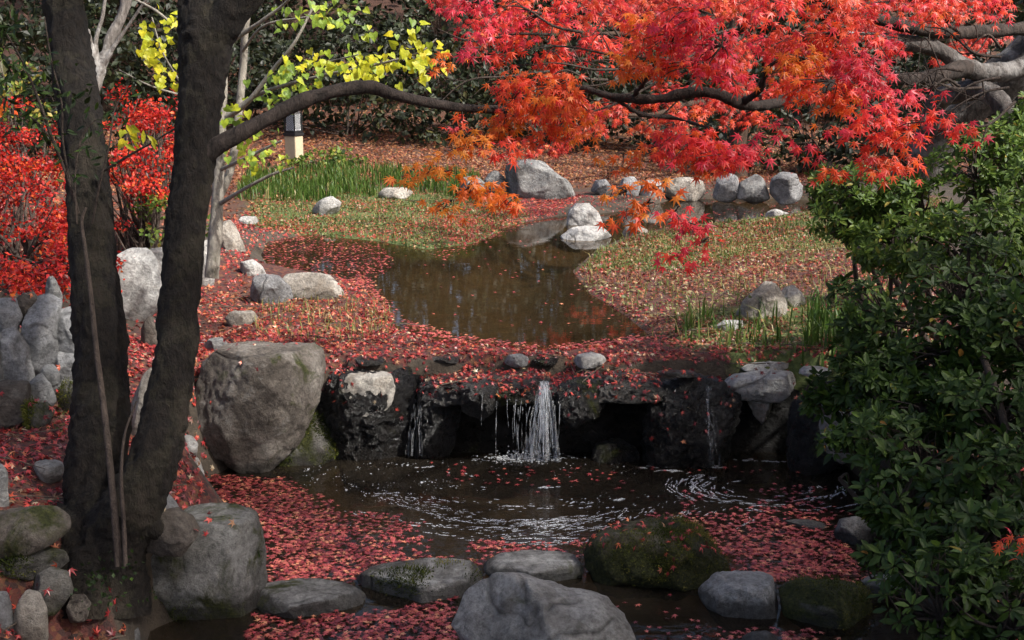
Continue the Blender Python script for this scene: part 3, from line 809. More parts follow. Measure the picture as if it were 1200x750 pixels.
# waterfall ledge
GL = 'dark wet rocks of the waterfall ledge'
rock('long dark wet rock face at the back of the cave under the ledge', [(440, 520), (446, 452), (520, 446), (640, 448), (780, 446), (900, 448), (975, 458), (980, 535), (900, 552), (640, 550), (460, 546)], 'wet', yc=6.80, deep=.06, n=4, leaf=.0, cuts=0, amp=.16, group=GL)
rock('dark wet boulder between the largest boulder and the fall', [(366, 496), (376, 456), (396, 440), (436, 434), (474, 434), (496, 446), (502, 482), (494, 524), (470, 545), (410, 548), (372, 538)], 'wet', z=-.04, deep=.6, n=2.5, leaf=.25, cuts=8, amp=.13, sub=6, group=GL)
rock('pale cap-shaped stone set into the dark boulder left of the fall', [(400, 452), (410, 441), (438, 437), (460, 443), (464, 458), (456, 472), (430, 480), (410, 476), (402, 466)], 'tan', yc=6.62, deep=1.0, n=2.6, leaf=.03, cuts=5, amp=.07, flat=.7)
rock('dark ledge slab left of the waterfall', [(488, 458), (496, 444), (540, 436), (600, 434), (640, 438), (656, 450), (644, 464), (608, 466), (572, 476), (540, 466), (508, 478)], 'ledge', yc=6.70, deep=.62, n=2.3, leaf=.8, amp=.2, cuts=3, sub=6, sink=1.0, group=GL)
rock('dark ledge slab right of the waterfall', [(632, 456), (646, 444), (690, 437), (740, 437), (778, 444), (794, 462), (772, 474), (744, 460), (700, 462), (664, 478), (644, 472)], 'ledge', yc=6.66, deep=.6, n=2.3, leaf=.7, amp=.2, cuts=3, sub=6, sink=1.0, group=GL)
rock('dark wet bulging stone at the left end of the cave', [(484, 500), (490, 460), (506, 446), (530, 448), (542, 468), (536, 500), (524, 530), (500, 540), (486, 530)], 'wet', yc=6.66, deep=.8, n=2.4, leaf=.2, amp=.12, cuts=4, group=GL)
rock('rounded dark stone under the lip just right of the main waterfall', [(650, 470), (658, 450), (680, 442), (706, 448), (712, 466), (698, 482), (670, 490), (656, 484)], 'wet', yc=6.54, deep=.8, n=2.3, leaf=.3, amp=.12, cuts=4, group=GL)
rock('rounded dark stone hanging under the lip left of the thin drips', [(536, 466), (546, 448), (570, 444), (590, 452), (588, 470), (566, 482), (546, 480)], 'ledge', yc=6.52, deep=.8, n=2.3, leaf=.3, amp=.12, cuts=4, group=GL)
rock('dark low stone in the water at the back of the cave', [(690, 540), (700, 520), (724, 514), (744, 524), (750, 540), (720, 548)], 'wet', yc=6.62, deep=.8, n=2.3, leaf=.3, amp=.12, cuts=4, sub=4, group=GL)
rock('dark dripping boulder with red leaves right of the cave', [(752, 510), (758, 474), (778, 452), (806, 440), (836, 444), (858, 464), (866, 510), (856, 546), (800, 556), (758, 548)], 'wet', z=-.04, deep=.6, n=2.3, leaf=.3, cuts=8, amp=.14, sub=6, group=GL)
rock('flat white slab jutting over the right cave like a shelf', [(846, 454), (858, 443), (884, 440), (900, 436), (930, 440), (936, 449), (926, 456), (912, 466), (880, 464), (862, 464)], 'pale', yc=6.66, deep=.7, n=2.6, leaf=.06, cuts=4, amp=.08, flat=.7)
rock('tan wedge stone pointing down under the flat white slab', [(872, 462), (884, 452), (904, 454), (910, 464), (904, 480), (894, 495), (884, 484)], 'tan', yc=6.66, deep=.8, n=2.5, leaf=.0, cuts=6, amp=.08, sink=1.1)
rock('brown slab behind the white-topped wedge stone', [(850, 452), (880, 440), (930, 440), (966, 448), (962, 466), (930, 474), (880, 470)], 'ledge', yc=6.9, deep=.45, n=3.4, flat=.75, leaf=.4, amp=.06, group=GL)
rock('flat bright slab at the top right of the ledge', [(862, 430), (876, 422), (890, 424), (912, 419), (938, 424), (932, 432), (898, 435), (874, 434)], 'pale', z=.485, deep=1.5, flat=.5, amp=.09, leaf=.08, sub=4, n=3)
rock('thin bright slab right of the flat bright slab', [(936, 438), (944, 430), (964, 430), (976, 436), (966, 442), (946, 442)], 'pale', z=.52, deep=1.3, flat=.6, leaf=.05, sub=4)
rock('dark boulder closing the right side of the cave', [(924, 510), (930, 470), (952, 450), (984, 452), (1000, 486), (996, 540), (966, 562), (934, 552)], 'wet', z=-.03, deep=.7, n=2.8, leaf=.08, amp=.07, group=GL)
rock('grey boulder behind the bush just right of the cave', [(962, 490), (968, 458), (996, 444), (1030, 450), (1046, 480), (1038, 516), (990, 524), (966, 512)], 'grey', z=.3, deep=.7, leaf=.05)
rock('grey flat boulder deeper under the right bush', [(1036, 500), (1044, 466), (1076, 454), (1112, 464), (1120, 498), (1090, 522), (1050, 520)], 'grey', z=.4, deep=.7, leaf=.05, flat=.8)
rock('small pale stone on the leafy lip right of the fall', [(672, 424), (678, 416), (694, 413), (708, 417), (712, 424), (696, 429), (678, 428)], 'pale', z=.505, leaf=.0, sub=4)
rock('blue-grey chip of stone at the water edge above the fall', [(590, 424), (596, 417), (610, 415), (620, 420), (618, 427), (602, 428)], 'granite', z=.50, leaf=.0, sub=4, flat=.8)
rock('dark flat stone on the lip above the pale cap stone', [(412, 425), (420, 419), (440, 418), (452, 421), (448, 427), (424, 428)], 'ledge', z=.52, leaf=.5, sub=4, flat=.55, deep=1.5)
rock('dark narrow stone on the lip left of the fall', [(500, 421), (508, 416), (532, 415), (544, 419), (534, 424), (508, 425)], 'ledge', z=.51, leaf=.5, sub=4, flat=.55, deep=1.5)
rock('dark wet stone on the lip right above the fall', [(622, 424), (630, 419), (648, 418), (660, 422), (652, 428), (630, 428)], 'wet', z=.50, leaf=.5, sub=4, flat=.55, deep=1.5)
rock('small dark stone on the lip between fall and wedge stone', [(768, 439), (776, 434), (800, 433), (820, 437), (810, 442), (782, 442)], 'ledge', z=.51, leaf=.2, sub=4, flat=.55, deep=1.5)
rock('mossy dark rock at the foot of the largest boulder', [(298, 540), (312, 512), (340, 496), (372, 490), (392, 516), (388, 540), (350, 549), (310, 549)], 'mossy', z=-.02, deep=.6, leaf=.1, amp=.07)

M['mossfuzz'] = leaf_mat('moss_fuzz', [(0, (.015, .022, .005)), (.4, (.05, .065, .012)), (.75, (.13, .14, .025)), (1, (.22, .19, .05))], trans=.3, rough=.7, spec=.1)
def fuzz(ob, n, hh, thr=-.05, up=-.2, mean=.45):
    """short moss shoots over part of one stone, as a part of it"""
    me = ob.data
    V = np.empty(len(me.vertices) * 3, np.float32); me.vertices.foreach_get('co', V); V = V.reshape(-1, 3) + np.array(ob.location)
    Nn = np.empty(len(me.vertices) * 3, np.float32); me.vertices.foreach_get('normal', Nn); Nn = Nn.reshape(-1, 3)
    k = RNG.integers(0, len(V), n * 4)
    f = fbm(V[k] * 4.5 + 3.1, 3)
    k = k[(f > thr + RNG.normal(0, .06, len(k))) & (Nn[k, 2] > up)][:n]
    m_ = len(k)
    P = V[k] + RNG.normal(0, .008, (m_, 3))
    d = unit(Nn[k] + RNG.normal(0, .5, (m_, 3)) + [0, 0, .3])
    mb = MB()
    inst(mb, DV * np.array([.5, 1, 1]), DF, P, frames(np.cross(d, RNG.normal(0, 1, (m_, 3))), d), RNG.uniform(*hh, m_), np.clip(mean + .6 * fbm(P * 6, 2) + RNG.normal(0, .15, m_), 0, 1))
    o = bpy.data.objects.new('moss', None)
    V2 = np.concatenate(mb.v) - np.array(ob.location); mb.v = [V2]
    o = mb.build('moss', M['mossfuzz'], loc=np.zeros(3), smooth_=False)
    o.parent = ob
    o.location = (0, 0, 0)
    o['kind'] = 'stuff'
    return o
for lab_, n_, h_, th_, up_ in [('moss-covered mound', 9000, (.005, .013), -.08, -.1), ('flat stone with a green mossy front', 2500, (.008, .018), .05, -.6), ('big blocky boulder', 3000, (.006, .014), .12, -.6), ('mossy dark rock at the foot', 3500, (.010, .022), -.1, -.3), ('dark mossy stone half', 2200, (.006, .014), .0, -.3), ('squat mossy block', 2500, (.008, .018), -.05, -.3), ('green mossy stone below', 1500, (.008, .02), -.1, -.3), ('little mossy stone at the base', 900, (.008, .016), -.1, -.3)]:
    for o_ in [o for o in COL.objects if o.get('label', '').startswith(lab_)]: fuzz(o_, n_, h_, th_, up_, .62 if lab_.startswith('moss-c') else .45)

# ------------------------------------------------------------------ everything a falling leaf can land on
bv, bf, kind = [], [], []
off = 0
def _push(V, Fa, k):
    global off
    Fa = np.asarray(Fa)
    if Fa.shape[1] == 4: Fa = np.vstack([Fa[:, [0, 1, 2]], Fa[:, [0, 2, 3]]])
    bv.append(V); bf.append(Fa + off); kind.append(np.full(len(Fa), k, float)); off += len(V)
_push(TER_V, TER_F, -1)
for V, Fa, lp in ROCKS: _push(V, Fa, lp)
KIND = np.concatenate(kind)
BVH = BVHTree.FromPolygons(np.concatenate(bv).tolist(), np.concatenate(bf).tolist(), all_triangles=True)
DOWN = Vector((0, 0, -1))

def drop(P, rocks=True):
    """P: N x 2 places; returns positions, normals, on_water for those that come to rest"""
    o, nn, w = [], [], []
    u = RNG.random(len(P))
    su, sl = sdf(P, UP) < .1, sdf(P, LO) < .1
    for i, (x, y) in enumerate(P):
        h = BVH.ray_cast(Vector((x, y, 30)), DOWN)
        if h[0] is None: continue
        k = KIND[h[2]]
        z = h[0].z
        if (su[i] and z < UP_Z) or (sl[i] and z < LO_Z):
            o.append((x, y, UP_Z if su[i] else LO_Z)); nn.append((0, 0, 1)); w.append(True)
            continue
        if k >= 0 and (u[i] > k or not rocks): continue
        if h[1].z < .22 and u[i] > .1: continue
        o.append((x, y, z)); nn.append(tuple(h[1])); w.append(False)
    return np.array(o).reshape(-1, 3), np.array(nn).reshape(-1, 3), np.array(w, bool)

def fill(poly, dens):
    P = np.array(poly)
    lo, hi = P.min(0), P.max(0)
    n = int(dens * np.prod(hi - lo))
    Q = RNG.uniform(lo, hi, (n, 2))
    return Q[inside(Q, poly)]

def lay(mb, tmpl, P, N, size, rnd, tilt, lift=.004, droop=(-.3, .8)):
    n = len(P)
    if not n: return
    nr = unit(N + RNG.normal(0, tilt, (n, 3)))
    a = RNG.uniform(0, 2 * np.pi, n)
    H = np.column_stack([np.cos(a), np.sin(a), np.zeros(n)])
    T, TF, TD = tmpl
    inst(mb, T, TF, P + np.array([0, 0, lift]) + N * RNG.uniform(0, .012, n)[:, None], frames(nr, H), RNG.uniform(*size, n), rnd, RNG.uniform(*droop, n), TD)

def rn(n, mean, sd): return np.clip(RNG.normal(mean, sd, n), 0, 1)

# ------------------------------------------------------------------ fallen leaves on land
litter = MB()
def land(pts, z, dens, mean=.5, sd=.25, size=(.018, .028), tilt=.35, thr=None, freq=2.0, tm=None, mbx=None, world_poly=False):
    poly = pts if world_poly else wpoly(pts, z)
    Q = fill(poly, dens * 1.35)
    if thr is not None:
        Q = Q[fbm(np.column_stack([Q, np.zeros(len(Q))]) * freq, 3) > thr + RNG.normal(0, .12, len(Q))]
    P, N, w = drop(Q)
    if len(P) == 0: return
    P, N = P[~w], N[~w]
    lay(mbx or litter, tm or MAPLE5, P, N, size, rn(len(P), mean, sd), tilt)
land([(-250, 900), (-250, 560), (60, 490), (200, 505), (230, 560), (300, 620), (300, 700), (170, 740), (150, 900)], .45, 1000, .52, .24, (.020, .031), .5)
land([(90, 520), (140, 420), (220, 360), (240, 400), (230, 520), (150, 560)], .55, 1000, .5, .24, (.020, .030), .45)
land([(225, 345), (300, 322), (350, 345), (440, 345), (470, 372), (470, 395), (400, 410), (225, 440)], .54, 620, .34, .24, (.016, .027), .5, thr=-.25)
land([(225, 400), (480, 388), (520, 402), (640, 413), (768, 400), (860, 412), (985, 425), (985, 450), (640, 450), (500, 450), (380, 460), (225, 450)], .51, 1150, .50, .27, (.017, .027), .4)
land([(370, 430), (980, 430), (980, 545), (370, 545)], .45, 420, .5, .2, (.018, .027), .4)
land(Z_ISL, .55, 620, .62, .26, (.016, .027), .5, thr=-.12, freq=1.6)
land(Z_FARLEFT, .55, 420, .5, .28, (.016, .027), .45, thr=.0)
land([(500, 262), (560, 234), (690, 232), (640, 254), (596, 268), (540, 288)], .54, 900, .42, .2, (.016, .027), .4)
land([(330, 262), (560, 250), (560, 285), (440, 296), (330, 276)], .54, 260, .4, .22, (.016, .027), .4)
land([(690, 640), (850, 630), (860, 680), (690, 680)], .1, 500, .4, .2, (.018, .027), .4)
land([(560, 240), (960, 205), (1000, 235), (740, 245), (600, 265)], .58, 240, .5, .25, (.016, .027), .4)
land([(960, 430), (1200, 430), (1300, 760), (1100, 760), (1040, 600)], .4, 300, .5, .25, (.018, .027), .4)
land([(-5.5, 4.6), (-1.9, 4.6), (-2.0, 10), (-5.5, 10)], 0, 350, .5, .25, (.020, .030), .4, world_poly=True)
land([(240, 318), (262, 262), (300, 250), (370, 262), (370, 278), (300, 290), (290, 318)], .54, 500, .45, .25, (.018, .027), .45)
land([(390, 318), (445, 338), (482, 372), (474, 396), (430, 384), (400, 350)], .5, 900, .42, .25, (.016, .027), .4)
land([(2.0, 2.2), (4.5, 2.2), (4.5, 9), (2.2, 9)], 0, 120, .5, .25, (.018, .027), .4, world_poly=True)
tag(litter.build('fallen_leaves', M['litter'], loc=np.zeros(3), smooth_=False), 'red maple leaves covering the banks and the ledge', 'fallen leaves', kind='stuff')

bl = MB()
land(Z_ISL, .55, 700, .5, .26, (.016, .028), .6, thr=-.25, freq=1.7, mbx=bl)
land(Z_FARLEFT, .55, 260, .4, .26, (.016, .028), .6, mbx=bl)
land([(225, 345), (300, 322), (350, 345), (440, 345), (470, 372), (470, 395), (400, 410), (225, 440)], .54, 260, .4, .26, (.018, .028), .6, mbx=bl)
land([(-7, 16), (5, 16), (6, 20.5), (-8, 20.5)], 0, 330, .35, .26, (.025, .045), .5, mbx=bl, world_poly=True)
land([(-9, 15.5), (9, 15.5), (11, 26), (-11, 26)], 0, 120, .4, .26, (.03, .05), .4, mbx=bl, world_poly=True)
land([(-7, 9), (-2.6, 9), (-2.6, 16), (-8, 16)], 0, 120, .45, .26, (.03, .05), .4, mbx=bl, world_poly=True)
tag(bl.build('old_leaf_litter', M['brownlitter'], loc=np.zeros(3), smooth_=False), 'brown leaf litter over the slope behind the pool', 'leaf litter', kind='stuff')

sk = MB()
for zn, zz, nn_ in [([(-40, 700), (-40, 520), (60, 500), (200, 520), (220, 600), (120, 700)], .45, 26), ([(225, 345), (440, 345), (470, 395), (225, 440)], .54, 30), (Z_ISL, .55, 60), (Z_FARLEFT, .55, 30), ([(380, 415), (960, 415), (960, 440), (380, 440)], .51, 26)]:
    Q = fill(wpoly(zn, zz), 400)[:nn_ * 3]
    RNG.shuffle(Q)
    P_, N_, w_ = drop(Q[:nn_])
    for p_ in P_[~w_]:
        a = RNG.uniform(0, 6.28); l_ = RNG.uniform(.05, .2); e_ = np.array([math.cos(a), math.sin(a), RNG.normal(0, .12)]) * l_
        p_ = p_ + [0, 0, .014]
        tube(sk, [p_ - e_, p_ + RNG.normal(0, .012, 3) + [0, 0, .01], p_ + e_], [.0035, .003, .0012], sides=5, per=3)
tag(sk.build('fallen_twigs', bark_mat('dry_stick', (.05, .038, .028), (.16, .125, .095)), loc=np.zeros(3)), 'small dry sticks lying among the fallen leaves', 'fallen twigs', kind='stuff')

# ------------------------------------------------------------------ floating leaves
fl = MB()
SW = at_z(600, 572, 0)[:2]                              # middle of the eddy below the fall
def afloat(pts, z, dens, mean=.42, sd=.24, size=(.016, .027), thr=None, freq=1.4, edge=.25, streak=1.0):
    poly = wpoly(pts, z)
    Q = fill(poly, dens * 1.7)
    q3 = np.column_stack([Q[:, 0] * freq, Q[:, 1] * freq * streak, np.zeros(len(Q))])
    s = -sdf(Q, poly)
    keep = np.clip(s / edge, 0, 1) > RNG.random(len(Q)) * .999
    if thr is not None:
        keep &= fbm(q3, 3) > thr + RNG.normal(0, .10, len(Q))
    P, N, w = drop(Q[keep])
    if len(P) == 0: return
    P = P[w]; N = N[w]
    lay(fl, MAPLE5, P, N, size, rn(len(P), mean, sd), .10, .0025, (-.2, .3))
afloat([(205, 560), (260, 542), (360, 540), (330, 556), (400, 590), (440, 632), (520, 652), (600, 650), (560, 672), (420, 690), (300, 705), (290, 640), (240, 600)], 0, 2300, .50, .27, edge=.14)
afloat([(380, 596), (470, 600), (520, 625), (700, 640), (690, 665), (560, 665), (440, 650)], 0, 1500, .48, .22, thr=-.05, freq=3, edge=.12, streak=2)
afloat([(640, 640), (760, 600), (900, 590), (1000, 600), (1010, 660), (980, 700), (850, 690), (700, 660)], 0, 1500, .45, .22, thr=-.22, freq=2.2, edge=.22, streak=2.2)
afloat([(840, 640), (990, 625), (1040, 690), (860, 690)], 0, 1600, .5, .26, edge=.12)
afloat([(740, 540), (990, 552), (1000, 610), (780, 605)], 0, 420, .62, .2, thr=.05, freq=2, streak=2)
afloat([(470, 535), (760, 545), (760, 590), (520, 580)], 0, 140, .6, .2, thr=.0, freq=3)
afloat([(255, 700), (420, 718), (540, 700), (540, 760), (545, 900), (240, 900), (290, 730)], 0, 2200, .5, .27, edge=.05)
afloat([(740, 738), (960, 736), (1000, 900), (760, 900)], 0, 1700, .42, .22, edge=.04, thr=-.3)
afloat([(560, 690), (860, 690), (1000, 730), (980, 900), (700, 900)], 0, 60, .5, .2)
# upper pool: littered shallows on the left, drifts along the edges
afloat([(280, 302), (300, 280), (360, 274), (440, 284), (470, 300), (440, 345), (400, 326), (300, 320)], .5, 380, .62, .28, edge=.1)
afloat([(395, 330), (470, 372), (470, 390), (530, 405), (640, 414), (640, 405), (540, 392), (480, 375), (455, 350), (430, 320)], .5, 1500, .42, .2, edge=.12)
afloat([(640, 404), (770, 392), (775, 405), (640, 414)], .5, 1500, .42, .2, edge=.08)
afloat([(500, 300), (600, 262), (640, 258), (560, 290), (520, 306)], .5, 500, .45, .2, edge=.2)
afloat([(470, 300), (660, 268), (700, 350), (760, 395), (640, 408), (480, 380)], .5, 7, .5, .2)
afloat([(660, 300), (690, 345), (760, 394), (740, 396), (670, 340)], .5, 220, .5, .2, edge=.15)
afloat([(690, 256), (1000, 234), (1000, 262), (740, 276)], .5, 30, .5, .2)
tag(fl.build('floating_leaves', M['float'], loc=np.zeros(3), smooth_=False), 'rafts of red leaves floating on both pools', 'floating leaves', kind='stuff')

# ------------------------------------------------------------------ foam on the lower pool
fm, td_, nd, L = newmat('water_foam')
p = nd('BsdfPrincipled', i_Roughness=.6); p.inputs['Base Color'].default_value = (.46, .47, .48, 1)
fgp = nd('NewGeometry'); fnz = nd('TexNoise', i_Scale=160.0, i_Detail=2.0); L(fgp.outputs['Position'], fnz.inputs['Vector'])
frr = ramp(nd, [(.38, g(.1)), (.6, g(1))]); L(fnz.outputs['Fac'], frr.inputs[0])
ftp = nd('BsdfTransparent'); fmx = nd('MixShader'); L(frr.outputs[0], fmx.inputs[0]); L(ftp.outputs[0], fmx.inputs[1]); L(p.outputs[0], fmx.inputs[2])
o = nd('OutputMaterial'); L(fmx.outputs[0], o.inputs[0])
foam = MB()
th = np.linspace(0, 2 * np.pi, 9, endpoint=False)
DISC = np.vstack([[(0, 0, .25)], np.column_stack([np.cos(th), np.sin(th), 0 * th])])
DISCF = [(0, 1 + i, 1 + (i + 1) % 9) for i in range(9)]
def flecks(P, tang, ln, wd):
    n = len(P)
    a = np.arctan2(tang[:, 1], tang[:, 0]) + RNG.normal(0, .25, n)
    X = np.column_stack([np.cos(a), np.sin(a), 0 * a]); Zv = np.tile([0, 0, 1.0], (n, 1)); Y = np.cross(Zv, X)
    Rm = np.stack([X, Y, Zv], 2)
    T = np.broadcast_to(DISC, (n, *DISC.shape)).copy()
    T[:, 1:, :2] *= RNG.uniform(.55, 1.15, (n, 9, 1))
    bend = RNG.normal(0, .25, n)
    T[:, :, 1] += bend[:, None] * T[:, :, 0] ** 2
    T = T * np.column_stack([ln, wd, np.full(n, .006)])[:, None, :]
    W = np.einsum('nij,nkj->nki', Rm, T) + np.column_stack([P, np.full(n, .004)])[:, None]
    Fa = (np.array(DISCF)[None] + (np.arange(n) * 10)[:, None, None]).reshape(-1, 3)
    foam.add(W.reshape(-1, 3), Fa)
def eddy(P, c, sq=.75):
    d = (P - c) * np.array([sq, 1.0])
    return np.column_stack([-d[:, 1], d[:, 0]])
c1 = at_z(600, 556, 0)[:2]
def stream_noise(P, c):
    d = (P - c) * np.array([.75, 1.0])
    rr, aa = np.hypot(d[:, 0], d[:, 1]), np.arctan2(d[:, 1], d[:, 0])
    return fbm(np.column_stack([rr * 16, aa * 2.2, 0 * rr]), 3)
Q = fill(wpoly([(350, 548), (500, 540), (760, 545), (880, 570), (860, 605), (760, 625), (640, 640), (500, 640), (420, 615), (360, 585)], 0), 1100)
Q = Q[(fbm(np.column_stack([Q * 2.2, 0 * Q[:, 0]]), 3) > -.05 + RNG.normal(0, .2, len(Q))) & (stream_noise(Q, c1) > .02 + RNG.normal(0, .14, len(Q))) & (sdf(Q, LO) < -.05)]
sz = RNG.lognormal(-.55, .65, len(Q))
flecks(Q, eddy(Q, c1), .0080 * sz, .0042 * sz ** .8)
# streaks where the eddy turns
for (px, py, rx, ry, num, l0) in [(560, 606, 110, 24, 480, .012), (470, 598, 70, 28, 420, .008), (690, 614, 130, 12, 400, .016), (800, 610, 80, 16, 300, .013), (640, 632, 90, 8, 220, .014)]:
    P = np.array([at_z(px + RNG.normal(0, .5) * rx, py + RNG.normal(0, .5) * ry, 0)[:2] for _ in range(num)])
    P = P[stream_noise(P, c1) > .05 + RNG.normal(0, .10, num)]
    s_ = RNG.lognormal(0, .6, len(P))
    flecks(P, eddy(P, c1), l0 * s_, .0030 * np.sqrt(s_))
# spiral on the right
c2 = at_z(905, 572, 0)[:2]
for k in range(900):
    a = RNG.uniform(.75, 2.1) * np.pi
    rr = RNG.uniform(.16, .5)
    dens = .9 if (.3 < rr < .46 and a < 1.55 * np.pi) else .35
    if RNG.random() > dens: continue
    if fbm(np.array([[rr * 22, a * 1.2, 3.0]]), 3)[0] < RNG.normal(-.02, .1): continue
    q = c2 + np.array([rr * 1.15 * math.cos(a), rr * .72 * math.sin(a)])
    if sdf(q[None], LO)[0] > -.04: continue
    s_ = float(RNG.lognormal(0, .4))
    flecks(q[None], np.array([[-math.sin(a) * 1.15, math.cos(a) * .72]]), np.array([.022 * s_]), np.array([.0042 * s_ ** .5]))
for px, py, ln in [(728, 535, .05), (838, 548, .05), (780, 552, .09), (760, 548, .06), (880, 540, .05), (905, 541, .06), (500, 548, .04), (640, 572, .05), (452, 580, .06)]:
    q = at_z(px, py, 0)[:2]
    m_ = 8
    P = q + RNG.normal(0, 1, (m_, 2)) * [ln * .6, .012]
    flecks(P, np.tile([1.0, .1], (m_, 1)), np.full(m_, ln * .35), np.full(m_, .009))
# churned foam where the fall lands
P = at_z(612, 538, 0)[:2] + RNG.normal(0, 1, (260, 2)) * [.12, .035]
flecks(P, RNG.normal(0, 1, (260, 2)) * [1, .4], RNG.lognormal(-4.8, .5, 260), RNG.lognormal(-5.2, .4, 260))
tag(foam.build('foam', fm, loc=np.zeros(3)), 'white foam flecks and streaks turning on the lower pool', 'foam', kind='stuff')

# ------------------------------------------------------------------ falling water
m, t_, nd, L = newmat('falling_water')
gp = nd('NewGeometry'); mp = nd('Mapping'); mp.inputs['Scale'].default_value = (120, 120, 16); L(gp.outputs['Position'], mp.inputs[0])
n_ = nd('TexNoise', i_Scale=1.0, i_Detail=3.0); L(mp.outputs[0], n_.inputs['Vector'])
r_ = ramp(nd, [(.42, g(.0)), (.70, g(.5))]); L(n_.outputs['Fac'], r_.inputs[0])
p = nd('BsdfPrincipled', i_Roughness=.25); p.inputs['Base Color'].default_value = (.82, .85, .88, 1)
tp = nd('BsdfTransparent'); mx = nd('MixShader'); L(r_.outputs[0], mx.inputs[0]); L(tp.outputs[0], mx.inputs[1]); L(p.outputs[0], mx.inputs[2])
o = nd('OutputMaterial'); L(mx.outputs[0], o.inputs[0])
M['fall'] = m
m, t_, nd, L = newmat('falling_water_veil')
gp = nd('NewGeometry'); mp = nd('Mapping'); mp.inputs['Scale'].default_value = (75, 30, 5); L(gp.outputs['Position'], mp.inputs[0])
n_ = nd('TexNoise', i_Scale=1.0, i_Detail=5.0, i_Roughness=.65); L(mp.outputs[0], n_.inputs['Vector'])
r_ = ramp(nd, [(.44, g(.0)), (.75, g(.42))]); L(n_.outputs['Fac'], r_.inputs[0])
p = nd('BsdfPrincipled', i_Roughness=.3); p.inputs['Base Color'].default_value = (.75, .78, .8, 1)
tp = nd('BsdfTransparent'); mx = nd('MixShader'); L(r_.outputs[0], mx.inputs[0]); L(tp.outputs[0], mx.inputs[1]); L(p.outputs[0], mx.inputs[2])
o = nd('OutputMaterial'); L(mx.outputs[0], o.inputs[0])
M['veil'] = m
M['thin_veil'] = m.copy()
for n_ in M['thin_veil'].node_tree.nodes:
    if n_.type == 'VALTORGB':
        n_.color_ramp.elements[0].position = .50; n_.color_ramp.elements[1].position = .85; n_.color_ramp.elements[1].color = (.28, .28, .28, 1)
sub_, sf_ = ico(1)
def fall(label, strands, splash, name='waterfall', sheet_=None):
    root = thing(name, label, 'waterfall', at_z(strands[0][0], 535, 0))
    mb = MB()
    for (px0, py0, px1, py1, w, y0, y1) in strands:
        a, b = at_y(px0, py0, y0), at_y(px1, py1, y1)
        pts = [a, a * .8 + b * .2 + np.array([0, -.01, .06 * .3]), a * .45 + b * .55 + np.array([RNG.normal(0, .004), -.012, .012]), b]
        tube(mb, pts, [w * .9, w, w * .9, w * .7], sides=6, per=5)
    mb.build('stream', M['fall'], root)
    if sheet_:
        px0, py0, h0, px1, py1, h1, y0, y1 = sheet_
        nn_, mm_ = 26, 18
        g_ = []
        for k in range(nn_):
            t = k / (nn_ - 1)
            hw_ = h0 + (h1 - h0) * t ** .8
            for j in range(mm_):
                u = j / (mm_ - 1) * 2 - 1
                q = at_y(px0 + (px1 - px0) * t + u * hw_, py0 + (py1 - py0) * t, y0 + (y1 - y0) * t)
                g_.append(q + np.array([0, -.05 * math.sin(t * 2.2) + .012 * math.sin(9 * u + 3) + .012 * RNG.normal() * .3, 0]))
        ms = MB(); ii_ = (np.arange(nn_ - 1)[:, None] * mm_ + np.arange(mm_ - 1)[None]).ravel()
        ms.add(np.array(g_), np.stack([ii_, ii_ + 1, ii_ + mm_ + 1, ii_ + mm_], 1))
        ms.build('water_veil', M['veil' if name == 'waterfall' else 'thin_veil'], root)
    if splash:
        px, py, num, sx_ = splash
        ms = MB(); c = at_z(px, py, 0)
        P = c + np.column_stack([RNG.normal(0, sx_, num), RNG.normal(0, .03, num), np.abs(RNG.normal(0, .022, num))])
        inst(ms, sub_, sf_, P, np.tile(np.eye(3), (num, 1, 1)), RNG.uniform(.002, .008, num), np.full(num, .5))
        ms.build('splash', fm, root)['kind'] = 'stuff'
    return root
st = []
for k in range(70):
    x = RNG.normal(638, 3.2); x1 = 633 + float(np.clip(RNG.normal(0, 9), -20, 20))
    t0 = RNG.uniform(0, .6) * (k > 40); t1 = RNG.uniform(.75, 1)
    st.append((x + (x1 - x) * t0 ** .7, 447 + 90 * t0, x + (x1 - x) * t1, 447 + 92 * t1, RNG.lognormal(-6.75, .45), 6.42 + RNG.uniform(-.04, .03), 6.42))
for x in (603, 606, 611, 618, 650, 656):
    for _ in range(2): st.append((x + RNG.normal(0, 1.5), RNG.uniform(464, 480), x + RNG.normal(0, 3), RNG.uniform(505, 538), .0014, 6.42, 6.41))
fall('main waterfall pouring white off the dark ledge into the pool', st, (614, 538, 130, .085), sheet_=(638, 446, 4, 633, 538, 24, 6.43, 6.40))
fall('two thin broken drips left of the main waterfall', [(565, 472, 564, 500, .0014, 6.43, 6.43), (582, 470, 581, 536, .0016, 6.43, 6.43), (566, 462, 566, 480, .0012, 6.43, 6.43), (594, 468, 596, 500, .0013, 6.43, 6.43)], None, name='trickle')
fall('faint trickle running down the dark boulder left of the ledge', [(488 + RNG.normal(0, 4), RNG.uniform(474, 500), 486 + RNG.normal(0, 6), 530, .0007, 6.34, 6.30) for k in range(4)], None, name='trickle', sheet_=(489, 474, 4, 486, 532, 11, 6.36, 6.28))
fall('thin trickle running down the dripping boulder on the right', [(830 + RNG.normal(0, 2.5), 452 + RNG.uniform(0, 40), 836 + RNG.normal(0, 3), RNG.uniform(500, 542), .0008, 6.40, 6.28) for k in range(5)], None, name='trickle', sheet_=(829, 452, 4, 837, 544, 8, 6.40, 6.27))

# ------------------------------------------------------------------ vegetation helpers
def scloud(n, c, r, shell=.55):
    """points in an ellipsoid, more of them near its surface; with outward normals"""
    d = unit(RNG.normal(size=(n, 3)))
    t = RNG.uniform(shell ** 3, 1, n) ** (1 / 3)
    return np.asarray(c) + d * t[:, None] * np.asarray(r), unit(d / np.asarray(r)), t

